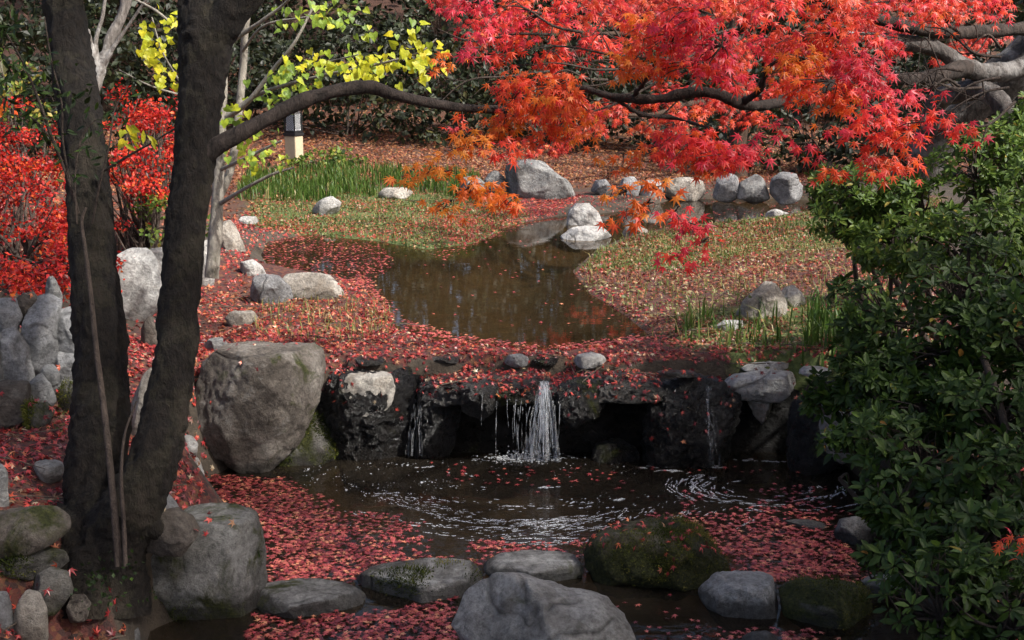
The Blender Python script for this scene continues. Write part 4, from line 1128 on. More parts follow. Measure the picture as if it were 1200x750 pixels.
def leafcloud(mb, blobs, per, size, mean, sd, tmpl=(DV, DF), clump=.12, shell=.55, up=.4, hv=.25):
    """blobs: rows of centre and radii; leaves sit in clumps so that gaps show"""
    for (c, r) in blobs:
        r = np.asarray(r, float)
        vol = (r[0] * r[1] + r[1] * r[2] + r[0] * r[2]) / 3
        nl = max(12, int(per * vol))
        nc = max(4, int(vol / clump ** 2 * 1.5))
        C, Nn, t = scloud(nc, c, r, shell)
        C = C + RNG.normal(0, clump * .5, C.shape)
        k = RNG.integers(0, nc, nl)
        P = C[k] + RNG.normal(0, 1, (nl, 3)) * clump * np.array([.6, .6, .35])
        N = unit(Nn[k] * .5 + RNG.normal(0, .55, (nl, 3)) + np.array([0, 0, up]))
        H = RNG.normal(0, 1, (nl, 3)) + Nn[k] * .6
        sh = RNG.normal(0, hv, nc)
        rnd = np.clip(mean + sh[k] * .5 + RNG.normal(0, sd, nl), 0, 1)
        inst(mb, tmpl[0], tmpl[1], P, frames(N, H), RNG.uniform(*size, nl), rnd)

def blob(px, py, rx, ry, d, dr=.8):
    return (at_d(px, py, d), (rx * d / F, dr * rx * d / F, ry * d / F))

DSC = 1.07
# ------------------------------------------------------------------ two-trunked tree, left foreground
GD = at_z(118, 640, .42)
tw = thing('twin_trunk_tree', 'dark mossy tree with two trunks and a long bare bough, left foreground', 'tree', GD)
mb = MB()
ptube(mb, [(92, 720, 4.40, 55.2), (100, 668, 4.42, 49.7), (108, 625, 4.45, 41.4), (113, 585, 4.5, 35.9), (116, 530, 4.52, 33.1), (119, 470, 4.55, 31.3), (117, 390, 4.6, 29.4), (109, 300, 4.65, 26.7), (102, 215, 4.7, 24.8), (93, 130, 4.75, 23.9), (82, 50, 4.8, 23.0), (70, -40, 4.85, 22.1), (50, -160, 4.9, 20.2), (20, -420, 5.0, 15.6), (10, -800, 5.2, 8.3)], sides=64, per=14, amp=.022, freq=14, seed=3)
mb.build('trunk', M['bark'], tw)
mb = MB()
ptube(mb, [(118, 720, 4.36, 55.2), (122, 668, 4.38, 47.8), (136, 628, 4.38, 39.6), (160, 585, 4.36, 34.0), (180, 540, 4.36, 29.4), (194, 480, 4.38, 25.8), (206, 410, 4.4, 23.9), (213, 330, 4.42, 23.0), (220, 250, 4.45, 23.0), (229, 170, 4.48, 23.9), (236, 100, 4.5, 26.7), (240, 45, 4.52, 31.3), (238, 0, 4.54, 29.4), (228, -60, 4.58, 25.8), (215, -160, 4.65, 21.2), (210, -420, 4.8, 13.8), (230, -800, 5, 7.4)], sides=64, per=14, amp=.020, freq=14, seed=8)
mb.build('trunk', M['bark'], tw)
mb = MB()
ptube(mb, [(236, 70, 4.52, 22.1), (255, 35, 4.5, 23.0), (278, 5, 4.48, 22.1), (305, -32, 4.45, 20.2), (340, -90, 4.4, 17.5), (420, -240, 4.3, 12.0), (520, -480, 4.3, 6.4)], sides=28, per=8, amp=.010, freq=10, seed=5)
mb.build('bough', M['bark'], tw)
for rt_ in [[(84, 600, 4.46, 20), (66, 622, 4.42, 13), (48, 634, 4.36, 9), (30, 650, 4.28, 4)], [(165, 606, 4.34, 18), (184, 622, 4.36, 12), (198, 628, 4.42, 7), (206, 634, 4.5, 4)]]:
    mb = MB(); ptube(mb, rt_, sides=16, per=8, amp=.010, freq=14, seed=rt_[0][0]); mb.build('root', M['bark'], tw)
mb = MB()
ptube(mb, [(228, 196, 4.47, 14), (250, 174, 4.46, 11), (275, 160, 4.47, 9.6), (310, 141, 4.5, 8.8), (350, 120, 4.54, 8.6), (392, 107, 4.6, 7.8), (425, 102, 4.64, 7.6), (440, 103, 4.66, 8), (462, 111, 4.7, 6.6), (505, 121, 4.8, 5.8), (548, 127, 4.9, 5), (600, 128, 5.02, 4.4), (650, 122, 5.15, 3)], sides=20, per=8, amp=.006, freq=16, seed=15)
mb.build('bough', M['bough'], tw)
mb = MB()
for c, r in [((-1.0, 4.9, 6.2), (2.2, 2.0, 1.1)), ((-2.6, 4.2, 6.6), (1.6, 1.6, 1)), ((.8, 3.9, 5.7), (1.4, 1.5, .8))]:
    leafcloud(mb, [(c, r)], 900, (.07, .12), .5, .25, clump=.3)
mb.build('crown', M['azalea2'], tw, smooth_=False)

# thin stems growing up in front of the left trunk
sp = thing('sapling', 'thin bare sapling stem rising in front of the left mossy trunk', 'sapling', at_d(140, 662, 4.5))
mb = MB()
ptube(mb, [(139, 664, 4.2, 4.4), (134, 600, 4.22, 4.2), (129, 545, 4.25, 4), (122, 480, 4.3, 3.6), (113, 410, 4.36, 3.2), (107, 350, 4.42, 2.8), (101, 300, 4.45, 2.4), (96, 260, 4.48, 2), (101, 243, 4.48, 1.4)], sides=8, amp=.001)
mb.build('stem', M['twig'], sp)
sp2 = thing('sapling', 'shorter thin stem between the two trunks at the mossy base', 'sapling', at_d(148, 662, 4.48))
mb = MB()
ptube(mb, [(147, 664, 4.18, 2.8), (145, 610, 4.2, 2.6), (142, 560, 4.22, 2.2), (146, 510, 4.25, 1.6), (160, 470, 4.26, 1.2)], sides=6)
mb.build('stem', M['twig'], sp2)

# dark leafy shoots at the upper left, in front of the left trunk
vine = thing('climbing_shrub', 'dark thin-stemmed shrub with sparse leaves against the upper left trunk', 'shrub', at_d(85, 300, 4.5))
mb, lb = MB(), MB()
for spec in [[(92, 250, 4.5, 2.2), (78, 205, 4.45, 2), (62, 165, 4.4, 2), (48, 125, 4.35, 1.8), (30, 80, 4.3, 1.5), (8, 40, 4.25, 1.1)],
             [(86, 235, 4.48, 1.6), (74, 170, 4.42, 1.4), (72, 120, 4.4, 1.2), (60, 70, 4.38, 1), (52, 20, 4.35, .8)],
             [(62, 165, 4.4, 1.4), (40, 140, 4.35, 1.2), (22, 132, 4.3, .8)],
             [(108, 262, 4.5, 1.5), (118, 210, 4.46, 1.4), (128, 170, 4.42, 1.2), (134, 130, 4.4, .9), (150, 100, 4.4, .7)],
             [(90, 262, 4.48, 1.2), (88, 205, 4.45, 1), (96, 160, 4.42, .9), (112, 140, 4.4, .7)]]:
    ptube(mb, spec, sides=5)
    Q = catmull(np.array([at_d(a, b, d * DSC) for a, b, d, w in spec]), 5)
    k = RNG.integers(len(Q) // 3, len(Q), 26)
    P = Q[k] + RNG.normal(0, .035, (26, 3))
    inst(lb, EV, EF, P, frames(RNG.normal(0, 1, (26, 3)) + [0, -.3, .6], RNG.normal(0, 1, (26, 3))), RNG.uniform(.03, .055, 26), rn(26, .3, .2))
leafcloud(lb, [blob(25, 30, 40, 45, 4.6), blob(60, 80, 28, 60, 4.62, .5), blob(20, 95, 25, 40, 4.8)], 2600, (.035, .06), .12, .15, tmpl=(EV, EF), clump=.07, shell=.2)
mb.build('stem', M['twig'], vine); lb.build('foliage', M['azalea'], vine, smooth_=False)
tw2 = thing('twig', 'thin dark twig with yellow and dark leaves crossing between the trunks', 'twig', at_d(112, 290, 4.6))
mb, lb = MB(), MB()
ptube(mb, [(104, 300, 4.58, 1.6), (125, 195, 4.55, 1.3), (150, 178, 4.5, 1.2), (178, 163, 4.48, 1), (204, 150, 4.46, .8)] if False else [(122, 200, 4.6, 1.8), (150, 183, 4.55, 1.6), (178, 167, 4.5, 1.3), (206, 150, 4.46, 1)], sides=5)
ptube(mb, [(150, 183, 4.55, 1), (152, 165, 4.52, .9), (148, 148, 4.5, .6)], sides=4)
pp = np.array([at_d(q[0], q[1], q[2] * DSC) for q in [(148, 146, 4.5), (152, 160, 4.5), (145, 168, 4.48), (155, 163, 4.52), (172, 158, 4.48), (178, 161, 4.47), (168, 152, 4.48)]])
inst(lb, EV, EF, pp, frames(np.tile([0, -1, .35], (7, 1)) + RNG.normal(0, .3, (7, 3)), np.tile([.6, 0, -.6], (7, 1)) + RNG.normal(0, .4, (7, 3))), np.full(7, .055), rn(7, .2, .12))
mb.build('stem', M['twig'], tw2); lb.build('foliage', M['yellow'], tw2, smooth_=False)

DSC = 1.0
# bleached snag between the trunks
sn = thing('dead_tree', 'bleached forked dead stem with a round sawn knob behind the left trunk', 'tree', at_d(124, 270, 9.8))
mb = MB()
ptube(mb, [(92, 300, 9.8, 7), (97, 200, 9.8, 7), (104, 140, 9.8, 7), (112, 100, 9.8, 7), (120, 72, 9.8, 7), (133, 40, 9.8, 6.5), (144, 14, 9.8, 6), (156, -20, 9.8, 5)], sides=14, amp=.02, freq=14)
ptube(mb, [(116, 84, 9.8, 4), (134, 54, 9.75, 2.4), (156, 22, 9.7, 1.8), (180, -14, 9.6, 1.4)], sides=8)
ptube(mb, [(116, 80, 9.8, 3.6), (112, 50, 9.75, 2.8), (120, 20, 9.75, 2.2), (124, -8, 9.75, 2)], sides=8)
ptube(mb, [(106, 62, 9.76, 1.8), (92, 44, 9.7, 1.3), (80, 30, 9.68, .9)], sides=6)
ptube(mb, [(116, 84, 9.8, 6), (106, 60, 9.74, 6), (101, 46, 9.66, 7), (99, 38, 9.58, 6.6)], sides=14, amp=.01, freq=20)
mb.build('trunk', M['deadwood'], sn)

# ------------------------------------------------------------------ pale young tree with yellow-green leaves
yt = thing('yellow_leaved_tree', 'slender pale-stemmed tree with heart-shaped yellow-green leaves behind the middle trunk', 'tree', at_z(250, 320, .56))
mb = MB()
D_ = 7.6
ptube(mb, [(248, 326, D_, 8.5), (251, 290, D_, 8), (255, 230, D_, 7), (259, 160, D_, 6.2), (261, 100, D_, 5.6), (262, 70, D_, 5), (264, 56, D_, 4), (278, 44, D_, 3), (305, 26, D_ - .1, 2.4), (336, 2, D_ - .2, 1.8), (352, -20, D_ - .3, 1.4)], sides=12, amp=.004, freq=20)
mb.build('trunk', M['palebark'], yt)
mb = MB()
for s in [[(254, 236, D_, 5.5), (272, 190, D_ + .2, 5), (284, 90, D_ + .3, 5), (288, 30, D_ + .2, 4.6), (300, -20, D_ + .2, 4)],
          [(262, 140, D_, 4), (290, 120, D_ - .1, 3.2), (318, 84, D_ - .2, 2.6), (345, 50, D_ - .3, 2), (366, 10, D_ - .3, 1.4)],
          [(262, 138, D_, 3), (300, 112, D_ - .1, 2.4), (340, 98, D_ - .3, 2), (390, 86, D_ - .5, 1.8), (440, 76, D_ - .7, 1.6), (490, 62, D_ - .8, 1.2), (512, 45, D_ - .8, .8)],
          [(256, 240, D_, 2.8), (285, 222, D_ - .2, 2.2), (320, 204, D_ - .3, 1.8), (345, 196, D_ - .3, 1)],
          [(256, 200, D_, 2.4), (290, 184, D_ - .2, 2), (330, 165, D_ - .3, 1.2)],
          [(262, 90, D_, 2.4), (230, 60, D_ - .1, 2), (190, 18, D_ - .2, 1.8), (150, -5, D_ - .2, 1.4)],
          [(258, 120, D_, 2.2), (215, 112, D_ - .1, 1.6), (175, 100, D_ - .2, 1.2), (140, 82, D_ - .2, .8)],
          [(284, 60, D_ + .2, 2), (310, 30, D_, 1.6), (360, 20, D_ - .2, 1.2)],
          [(262, 80, D_, 1.6), (272, 50, D_, 1.4), (280, 10, D_, 1)],
          [(350, 98, D_ - .3, 1.4), (380, 75, D_ - .4, 1.2), (420, 64, D_ - .6, .8)],
          [(210, 95, D_ - .1, 1.4), (190, 60, D_ - .2, 1.1), (178, 20, D_ - .2, .8)]]:
    ptube(mb, s, sides=6)
mb.build('branch', M['palebark'], yt)
lb = MB()
for (px, py, rx, ry, d, n, mean) in [(385, 72, 38, 12, D_ - .5, 60, .35), (440, 76, 40, 16, D_ - .7, 95, .3), (492, 66, 24, 24, D_ - .8, 70, .28), (350, 92, 34, 16, D_ - .3, 55, .65), (320, 110, 26, 22, D_ - .2, 40, .75), (180, 60, 20, 14, D_ - .2, 34, .1), (196, 84, 16, 26, D_ - .2, 30, .15),
                                      (170, 40, 14, 16, D_ - .2, 20, .2), (200, 35, 16, 22, D_ - .2, 26, .2), (290, 160, 24, 26, D_ - .2, 34, .6), (300, 186, 26, 16, D_ - .3, 34, .6), (275, 130, 16, 20, D_, 20, .6), (395, 14, 40, 14, D_ - .4, 50, .7), (355, 15, 30, 22, D_ - .2, 40, .8), (415, 40, 30, 14, D_ - .5, 16, .6), (185, 100, 8, 6, D_ - .2, 8, .1), (150, 155, 10, 12, 6, 8, .1)]:
    P = np.array([at_d(px + RNG.normal(0, .55) * rx, py + RNG.normal(0, .62) * ry, d + RNG.normal(0, .2)) for _ in range(n)])
    keep_ = RNG.random(n) < .68; P = P[keep_]; n = len(P)
    inst(lb, HV, HF, P, frames(RNG.normal(0, .45, (n, 3)) + [.15, -.75, .55], RNG.normal(0, .45, (n, 3)) + [.1, -.2, -.9]), RNG.uniform(.030, .058, n), rn(n, mean + .12, .22), RNG.uniform(0, .3, n), HTD)
lb.build('foliage', M['yellow'], yt, smooth_=False)

# ------------------------------------------------------------------ maples
def spray(leaves, twigs, cx, cy, rx, ry, d, hue, n, size=(.030, .043), root=(.45, -.75), sd=.11, deep=.8, face=.55):
    """a drooping fan of twigs with paired leaves; rx, ry in picture pixels at depth d"""
    k = d / F
    c = at_d(cx, cy, d)
    hue = hue - .02 if hue > .6 else hue
    rt = c + np.array([root[0] * rx * k, RNG.uniform(-.1, .25), -root[1] * ry * k])
    n = int(n * 1.15)
    nt_ = max(4, n // 9)
    for _ in range(nt_):
        e = unit(RNG.normal(size=3)) * RNG.uniform(.55, 1.02)
        end = c + e * np.array([rx * k, rx * k * deep, ry * k])
        mid = rt * .5 + end * .5 + np.array([0, 0, .22 * ry * k]) + RNG.normal(0, .02, 3)
        Q = catmull([rt, mid, end], 6)
        tube(twigs, Q[::2], np.linspace(.0032, .0010, len(Q[::2])), sides=4, per=1)
        m_ = max(3, int(n / nt_))
        t = RNG.uniform(.35, 1, m_) ** .8
        P = Q[np.minimum((t * (len(Q) - 1)).astype(int), len(Q) - 1)]
        out = unit(end - rt)
        side = unit(np.cross(out, [0, 0, 1.0]))
        sg = RNG.choice([-1, 1], m_)
        P = P + side * (sg * RNG.uniform(.01, .05, m_))[:, None] + RNG.normal(0, .018, (m_, 3))
        H = out * .7 + side * (sg * .7)[:, None] + np.array([0, 0, -.75]) + RNG.normal(0, .28, (m_, 3))
        N = np.array([.08, -face, .75]) + out * .35 + RNG.normal(0, .30, (m_, 3))
        T, TF, TD = MAPLE
        inst(leaves, T, TF, P, frames(N, H), RNG.uniform(*size, m_), rn(m_, hue, sd), RNG.uniform(.0, .55, m_), TD)

mt = thing('maple_tree', 'old leaning maple with orange, scarlet and pink leaves over the pool, upper right', 'tree', at_d(1046, 262, 8.0))
mb = MB()
ptube(mb, [(1035, 300, 8.0, 34), (1056, 236, 7.9, 27), (1078, 195, 7.75, 24), (1108, 150, 7.6, 24), (1142, 118, 7.5, 25), (1180, 88, 7.4, 26), (1225, 48, 7.3, 26), (1290, -20, 7.2, 24), (1380, -140, 7.1, 20)], sides=26, per=8, amp=.018, freq=8, seed=2)
mb.build('trunk', M['maplebark'], mt)
for s in [[(1094, 172, 7.7, 15), (1092, 140, 7.5, 13), (1102, 116, 7.3, 12), (1124, 108, 7.1, 12), (1152, 106, 6.9, 11), (1172, 120, 6.8, 11.5), (1190, 150, 6.7, 10), (1196, 165, 6.7, 7)],
          [(1230, 60, 7.2, 12), (1195, 80, 7.1, 11), (1160, 85, 7.0, 11), (1130, 78, 6.9, 10.5), (1098, 58, 6.8, 9.5), (1060, 50, 6.7, 9), (1020, 44, 6.5, 6), (980, 40, 6.3, 4)],
          [(1228, 32, 7.2, 8), (1170, 36, 7, 7.5), (1110, 38, 6.8, 7), (1060, 30, 6.6, 7.5), (1010, 18, 6.4, 7), (975, 6, 6.3, 6.5), (940, -10, 6.2, 6), (860, -40, 6, 4)],
          [(1130, 80, 6.9, 11), (1080, 92, 6.5, 8), (1020, 92, 6.1, 7), (960, 104, 5.7, 6.5), (905, 122, 5.4, 6), (870, 122, 5.25, 6.2), (845, 112, 5.2, 6.4), (815, 108, 5.18, 6), (770, 116, 5.2, 5.4), (720, 114, 5.25, 4.6), (690, 105, 5.3, 3.6), (650, 96, 5.35, 2.6)],
          [(870, 120, 5.25, 4.5), (890, 105, 5.1, 3.6), (900, 80, 5, 2.6), (930, 60, 4.95, 1.8)],
          [(1070, 215, 7.6, 6), (1050, 170, 7, 4.6), (1030, 150, 6.5, 3.4), (1000, 140, 6, 2.4)],
          [(720, 114, 5.25, 3), (752, 134, 5.3, 2.6), (790, 138, 5.4, 2), (830, 150, 5.2, 1.6)],
          [(740, 115, 5.24, 3), (756, 95, 5.1, 2.4), (770, 70, 5, 1.8)]]:
    mb = MB()
    ptube(mb, s, sides=18, per=9, amp=.012, freq=16, seed=s[0][0])
    mb.build('bough', M['maplebark'] if s[0][0] > 1000 and s[0][3] > 10 and s[-1][0] > 900 else M['bough'], mt)
lv, tg_ = MB(), MB()
SPR = [  # x, y, rx, ry, depth, hue, leaves
 (620, 122, 70, 30, 5.2, .32, 150), (575, 148, 40, 24, 5.3, .22, 70), (640, 138, 62, 30, 5.15, .36, 130), (672, 150, 34, 26, 5.25, .18, 50), (600, 115, 40, 18, 5.1, .5, 50), (655, 165, 30, 16, 5.3, .4, 36), (535, 148, 16, 10, 5.4, .5, 12),
 (536, 178, 30, 13, 4.75, .05, 42), (505, 208, 27, 9, 4.75, .04, 36), (560, 234, 34, 9, 4.75, .14, 30), (595, 240, 22, 7, 4.75, .3, 18), (582, 182, 14, 14, 4.75, .5, 14), (540, 226, 18, 8, 4.75, .12, 12), (520, 243, 16, 6, 4.75, .1, 8), (478, 206, 8, 5, 4.75, .04, 6),
 (800, 40, 68, 28, 4.75, .72, 150), (820, 75, 46, 28, 4.7, .78, 90), (770, 58, 50, 26, 4.8, .5, 80), (735, 78, 34, 16, 4.85, .2, 44), (846, 95, 28, 22, 4.75, .68, 40), (742, 36, 30, 18, 4.9, .3, 34), (785, 90, 40, 16, 4.9, .4, 40), (700, 20, 40, 20, 5.0, .62, 50),
 (560, 30, 50, 22, 6.0, .76, 60), (610, 36, 55, 26, 6.0, .68, 80), (658, 30, 46, 28, 6.2, .62, 70), (600, 66, 50, 16, 6.1, .55, 50), (650, 72, 46, 18, 6.3, .5, 50), (552, 62, 22, 10, 5.2, .86, 12), (545, 10, 40, 16, 6, .84, 40), (520, 75, 22, 14, 6.4, .2, 20), (700, 66, 40, 22, 6.3, .55, 46),
 (925, 86, 44, 22, 4.9, .22, 70), (950, 60, 60, 28, 4.95, .48, 100), (985, 82, 50, 26, 4.85, .72, 80), (1020, 100, 44, 26, 4.8, .8, 60), (945, 112, 46, 22, 4.85, .45, 70), (985, 128, 34, 18, 4.85, .3, 40), (1035, 135, 40, 24, 4.75, .74, 50), (1008, 158, 36, 20, 4.75, .6, 44), (1048, 172, 36, 20, 4.75, .5, 44), (1038, 196, 38, 12, 4.7, .45, 36), (1062, 155, 28, 18, 4.75, .62, 26), (1092, 150, 26, 10, 4.8, .66, 16), (1122, 160, 30, 9, 4.8, .6, 14), (1020, 205, 18, 8, 4.7, .5, 10), (980, 200, 8, 8, 4.75, .4, 4), (945, 175, 26, 10, 4.8, .78, 7), (910, 155, 16, 12, 4.8, .82, 6),
 (800, 178, 50, 20, 4.8, .62, 80), (845, 190, 46, 14, 4.8, .68, 60), (880, 186, 28, 16, 4.75, .8, 30), (782, 160, 30, 18, 4.9, .6, 36), (762, 186, 26, 8, 4.95, .3, 14), (820, 200, 40, 8, 4.8, .35, 26), (730, 190, 14, 6, 5, .2, 5),
 (725, 228, 17, 8, 4.5, .14, 10), (772, 226, 16, 6, 4.5, .15, 9), (762, 250, 9, 6, 4.5, .2, 4), (735, 263, 7, 5, 4.5, .3, 2), (795, 262, 12, 6, 4.5, .75, 4), (820, 284, 18, 8, 4.5, .7, 10), (788, 306, 12, 7, 4.5, .68, 4), (805, 265, 5, 4, 4.5, .7, 2),
 (890, 20, 60, 26, 5.6, .62, 80), (960, 20, 60, 26, 5.8, .5, 80), (1030, 20, 60, 26, 6.0, .6, 80), (1090, 12, 60, 22, 6.2, .55, 80), (1150, 14, 50, 20, 6.3, .62, 60), (1000, 55, 50, 18, 5.6, .6, 50), (900, 55, 40, 20, 5.4, .66, 46), (1040, 60, 40, 18, 5.8, .7, 36), (1100, 28, 36, 14, 6.2, .4, 30), (1080, 110, 22, 14, 5, .72, 12),
]
for s in SPR:
    spray(lv, tg_, *s)
for k in range(14):                                    # the crown goes on above the picture
    spray(lv, tg_, RNG.uniform(560, 1250), RNG.uniform(-170, -15), RNG.uniform(50, 80), 28, RNG.uniform(5, 7), RNG.uniform(.3, .85), 34)
for k in range(26):
    x0, y0 = (RNG.uniform(640, 900), RNG.uniform(30, 110)) if k < 16 else (RNG.uniform(1110, 1200), RNG.uniform(20, 120))
    sgn = -1
    d0 = RNG.uniform(5.0, 6.6); ln = RNG.uniform(60, 170) * (1 if k < 16 else .6)
    a = RNG.normal(0, .35)
    p_ = [(x0, y0, d0, 1.9), (x0 + sgn * ln * .35, y0 + ln * .35 * a + RNG.normal(0, 6), d0 - .05, 1.5), (x0 + sgn * ln * .7, y0 + ln * .7 * a + RNG.normal(0, 9), d0 - .1, 1.1), (x0 + sgn * ln, y0 + ln * a + RNG.normal(0, 10), d0 - .1, .6)]
    ptube(tg_, p_, sides=5)
    for q in (1, 2):
        x1, y1, d1, w1 = p_[q]
        ptube(tg_, [(x1, y1, d1, w1 * .7), (x1 - 18 + RNG.normal(0, 8), y1 + RNG.normal(0, 16), d1, w1 * .5), (x1 - 40 + RNG.normal(0, 10), y1 + RNG.normal(0, 26), d1, .4)], sides=4)
lv.build('crown', M['maple'], mt, smooth_=False)
tg_.build('twigs', M['twig'], mt)

mt2 = thing('maple_tree', 'deep red maple standing farther back behind the brighter leaning maple', 'tree', at_d(870, 200, 16.6))
mb = MB()
ptube(mb, [(868, 214, 16.6, 13), (862, 180, 16.6, 11), (868, 130, 16.5, 10), (856, 70, 16.4, 9), (864, 0, 16.3, 8), (850, -120, 16, 6), (840, -260, 16, 3)], sides=14, amp=.02, freq=5)
mb.build('trunk', M['cedar'], mt2)
mb = MB()
for s in [[(866, 150, 16.5, 7), (900, 110, 15.6, 5), (950, 80, 14.6, 4), (1000, 60, 13.6, 2.4)], [(858, 80, 16.4, 7), (800, 50, 15, 4.6), (740, 40, 13.8, 3), (680, 40, 13, 1.6)], [(860, 40, 16.3, 6), (900, 10, 14.5, 4), (980, -10, 13, 2)], [(864, 130, 16.5, 5), (820, 120, 15.4, 3.6), (760, 135, 14.2, 2.4), (700, 130, 13.2, 1.4)]]:
    ptube(mb, s, sides=8)
mb.build('branch', M['cedar'], mt2)
lv, tg_ = MB(), MB()
for k in range(78):
    x, y = RNG.uniform(690, 1130), RNG.uniform(-60, 118)
    if x > 1050 and y > 45: continue
    if x < 760 and y > 80: y -= 50
    d = RNG.uniform(9.5, 14.5)
    spray(lv, tg_, x, y, RNG.uniform(34, 52), RNG.uniform(12, 18), d, RNG.uniform(.35, .85), 60, size=(.042, .058), sd=.14)
for (x, y) in [(660, 120), (700, 140), (740, 150), (720, 130), (800, 140), (780, 150), (840, 140), (690, 160), (650, 175), (840, 130), (760, 128), (880, 140), (620, 180), (1130, 60), (1150, 55), (1110, 75)]:
    spray(lv, tg_, x, y, 36, 13, RNG.uniform(10, 13), RNG.uniform(.3, .7), 52, size=(.042, .058), sd=.14)
for (x, y) in [(520, 10), (560, 20), (610, 10), (640, 45), (590, 50), (680, 15), (560, 55), (690, 60)]:
    spray(lv, tg_, x, y, 40, 16, RNG.uniform(8.5, 11), RNG.uniform(.35, .75), 60, size=(.038, .052), sd=.16)
lv.build('crown', M['maple_far'], mt2, smooth_=False)
tg_.build('twigs', M['twig'], mt2)

# ------------------------------------------------------------------ red bushes on the left bed
def bush(name, label, cat, blobs, per, size, mean, sd, mat, stems, tmpl=(DV, DF), clump=.12, shell=.5, group=None, loc=None, hv=.25, up=.4):
    c0, r0 = blobs[0]
    base = np.array([c0[0], c0[1], height(np.array([[c0[0], c0[1]]]))[0]])
    root = thing(name, label, cat, base, group)
    mb = MB()
    for k in range(stems):
        c, r = blobs[k % len(blobs)]
        e = np.asarray(c) + unit(RNG.normal(size=3)) * np.asarray(r) * .8
        b0 = base + np.array([RNG.normal(0, .08), RNG.normal(0, .08), -.05])
        tube(mb, [b0, b0 * .6 + e * .4 + RNG.normal(0, .06, 3) + [0, 0, .05], e], [.016, .010, .003], sides=5, per=4)
    if stems: mb.build('stems', M['twig'], root)
    lb = MB()
    leafcloud(lb, blobs, per, size, mean, sd, tmpl, clump, shell, up, hv)
    lb.build('foliage', M[mat], root, smooth_=False)
    return root

bush('red_shrub', 'scarlet leafy shrub at the left edge above the stone wall', 'shrub', [blob(15, 250, 110, 62, 7.6, .7), blob(-50, 200, 90, 70, 8, .8), blob(40, 190, 60, 55, 8.2, .7), blob(80, 285, 30, 34, 7.4, .7), blob(10, 320, 80, 30, 7.0, .6), blob(60, 318, 40, 30, 6.9, .5), blob(30, 332, 70, 20, 6.25, .5), blob(-30, 330, 70, 40, 6.6, .5), blob(110, 300, 30, 34, 7.6, .5)], 17000, (.020, .036), .68, .22, 'redbush', 60, clump=.08)
bush('red_shrub', 'bright red twiggy shrub seen between the two dark trunks', 'shrub', [blob(165, 180, 46, 62, 8.8, .9), blob(200, 160, 40, 46, 9.2, .9), blob(140, 215, 36, 40, 8.6, .8), blob(175, 130, 36, 26, 9.2, .8)], 15000, (.022, .038), .58, .2, 'redbush', 60, clump=.08)
bush('low_green_shrub', 'olive green low shrub under the bright red twiggy shrub', 'shrub', [blob(165, 262, 46, 24, 8.6, .7), blob(215, 255, 30, 30, 8.9, .7)], 5000, (.03, .055), .55, .25, 'azalea2', 16, clump=.09)
bush('orange_shrub', 'green and orange shrub at the upper left edge', 'shrub', [blob(15, 115, 40, 34, 9.6, .8), blob(-20, 90, 40, 40, 9.8, .8)], 4500, (.035, .06), .6, .3, 'azalea2', 16, clump=.1)
lb = MB(); leafcloud(lb, [blob(12, 125, 30, 26, 9.3, .8)], 1500, (.04, .06), .1, .12, clump=.1)
o = lb.build('foliage', M['redbush'], bpy.data.objects['orange_shrub'], smooth_=False)
o['label'] = 'orange leaves among the green'

# ------------------------------------------------------------------ the big green bushes on the right
def whorls(lb, C, D_, k, size, mean, sd, spread=62):
    n = len(C)
    d = unit(D_)
    A = unit(np.cross(d, RNG.normal(size=(n, 3)))); B = np.cross(d, A)
    for j in range(k):
        a = 2 * np.pi * j / k + RNG.uniform(-.35, .35, n)
        rad = A * np.cos(a)[:, None] + B * np.sin(a)[:, None]
        sp_ = R(1) * RNG.normal(spread, 13, n)
        H = d * np.cos(sp_)[:, None] + rad * np.sin(sp_)[:, None]
        N = d * np.sin(sp_)[:, None] - rad * np.cos(sp_)[:, None] + RNG.normal(0, .15, (n, 3))
        inst(lb, EV * np.array([1.25, 1, 1]), EF, C + H * .006, frames(N, H), RNG.uniform(*size, n), np.clip(mean + RNG.normal(0, sd, n), 0, 1), RNG.uniform(0, .25, n), ETD)

def azalea(label, base, blobs, per, size, mean, mat, k=7, shell=.62, sd=.2):
    root = thing('green_bush', label, 'bush', base)
    lb, mb = MB(), MB()
    base = np.asarray(base)
    for (c, r) in blobs:
        r = np.asarray(r)
        ar = (r[0] * r[1] + r[1] * r[2] + r[0] * r[2]) / 3
        n = int(per * ar)
        C, Nn, t = scloud(n, c, r, shell)
        # lumps and hollows
        f = fbm(C * 4.5, 3)
        C, Nn = C[f > -.12], Nn[f > -.12]
        C = C + Nn * (.10 * fbm(C * 5, 2))[:, None]
        whorls(lb, C, Nn * .75 + np.array([0, -.15, .55]) + RNG.normal(0, .35, C.shape), k, size, mean, sd)
        b0 = base + np.array([RNG.normal(0, .12), RNG.normal(0, .12), 0])
        hub = c + np.array([0, .2 * r[1], -.35 * r[2]])
        tube(mb, [b0, b0 * .5 + hub * .5 + RNG.normal(0, .08, 3), hub], [.020, .014, .009], sides=6, per=5)
        for i in RNG.integers(0, len(C), min(46, len(C))):
            mid = (hub * .5 + C[i] * .5) + RNG.normal(0, .03, 3)
            tube(mb, [hub, mid, C[i]], [.007, .004, .0016], sides=4, per=3)
    mb.build('branches', M['twig'], root)
    lb.build('foliage', M[mat], root, smooth_=False)
    return root

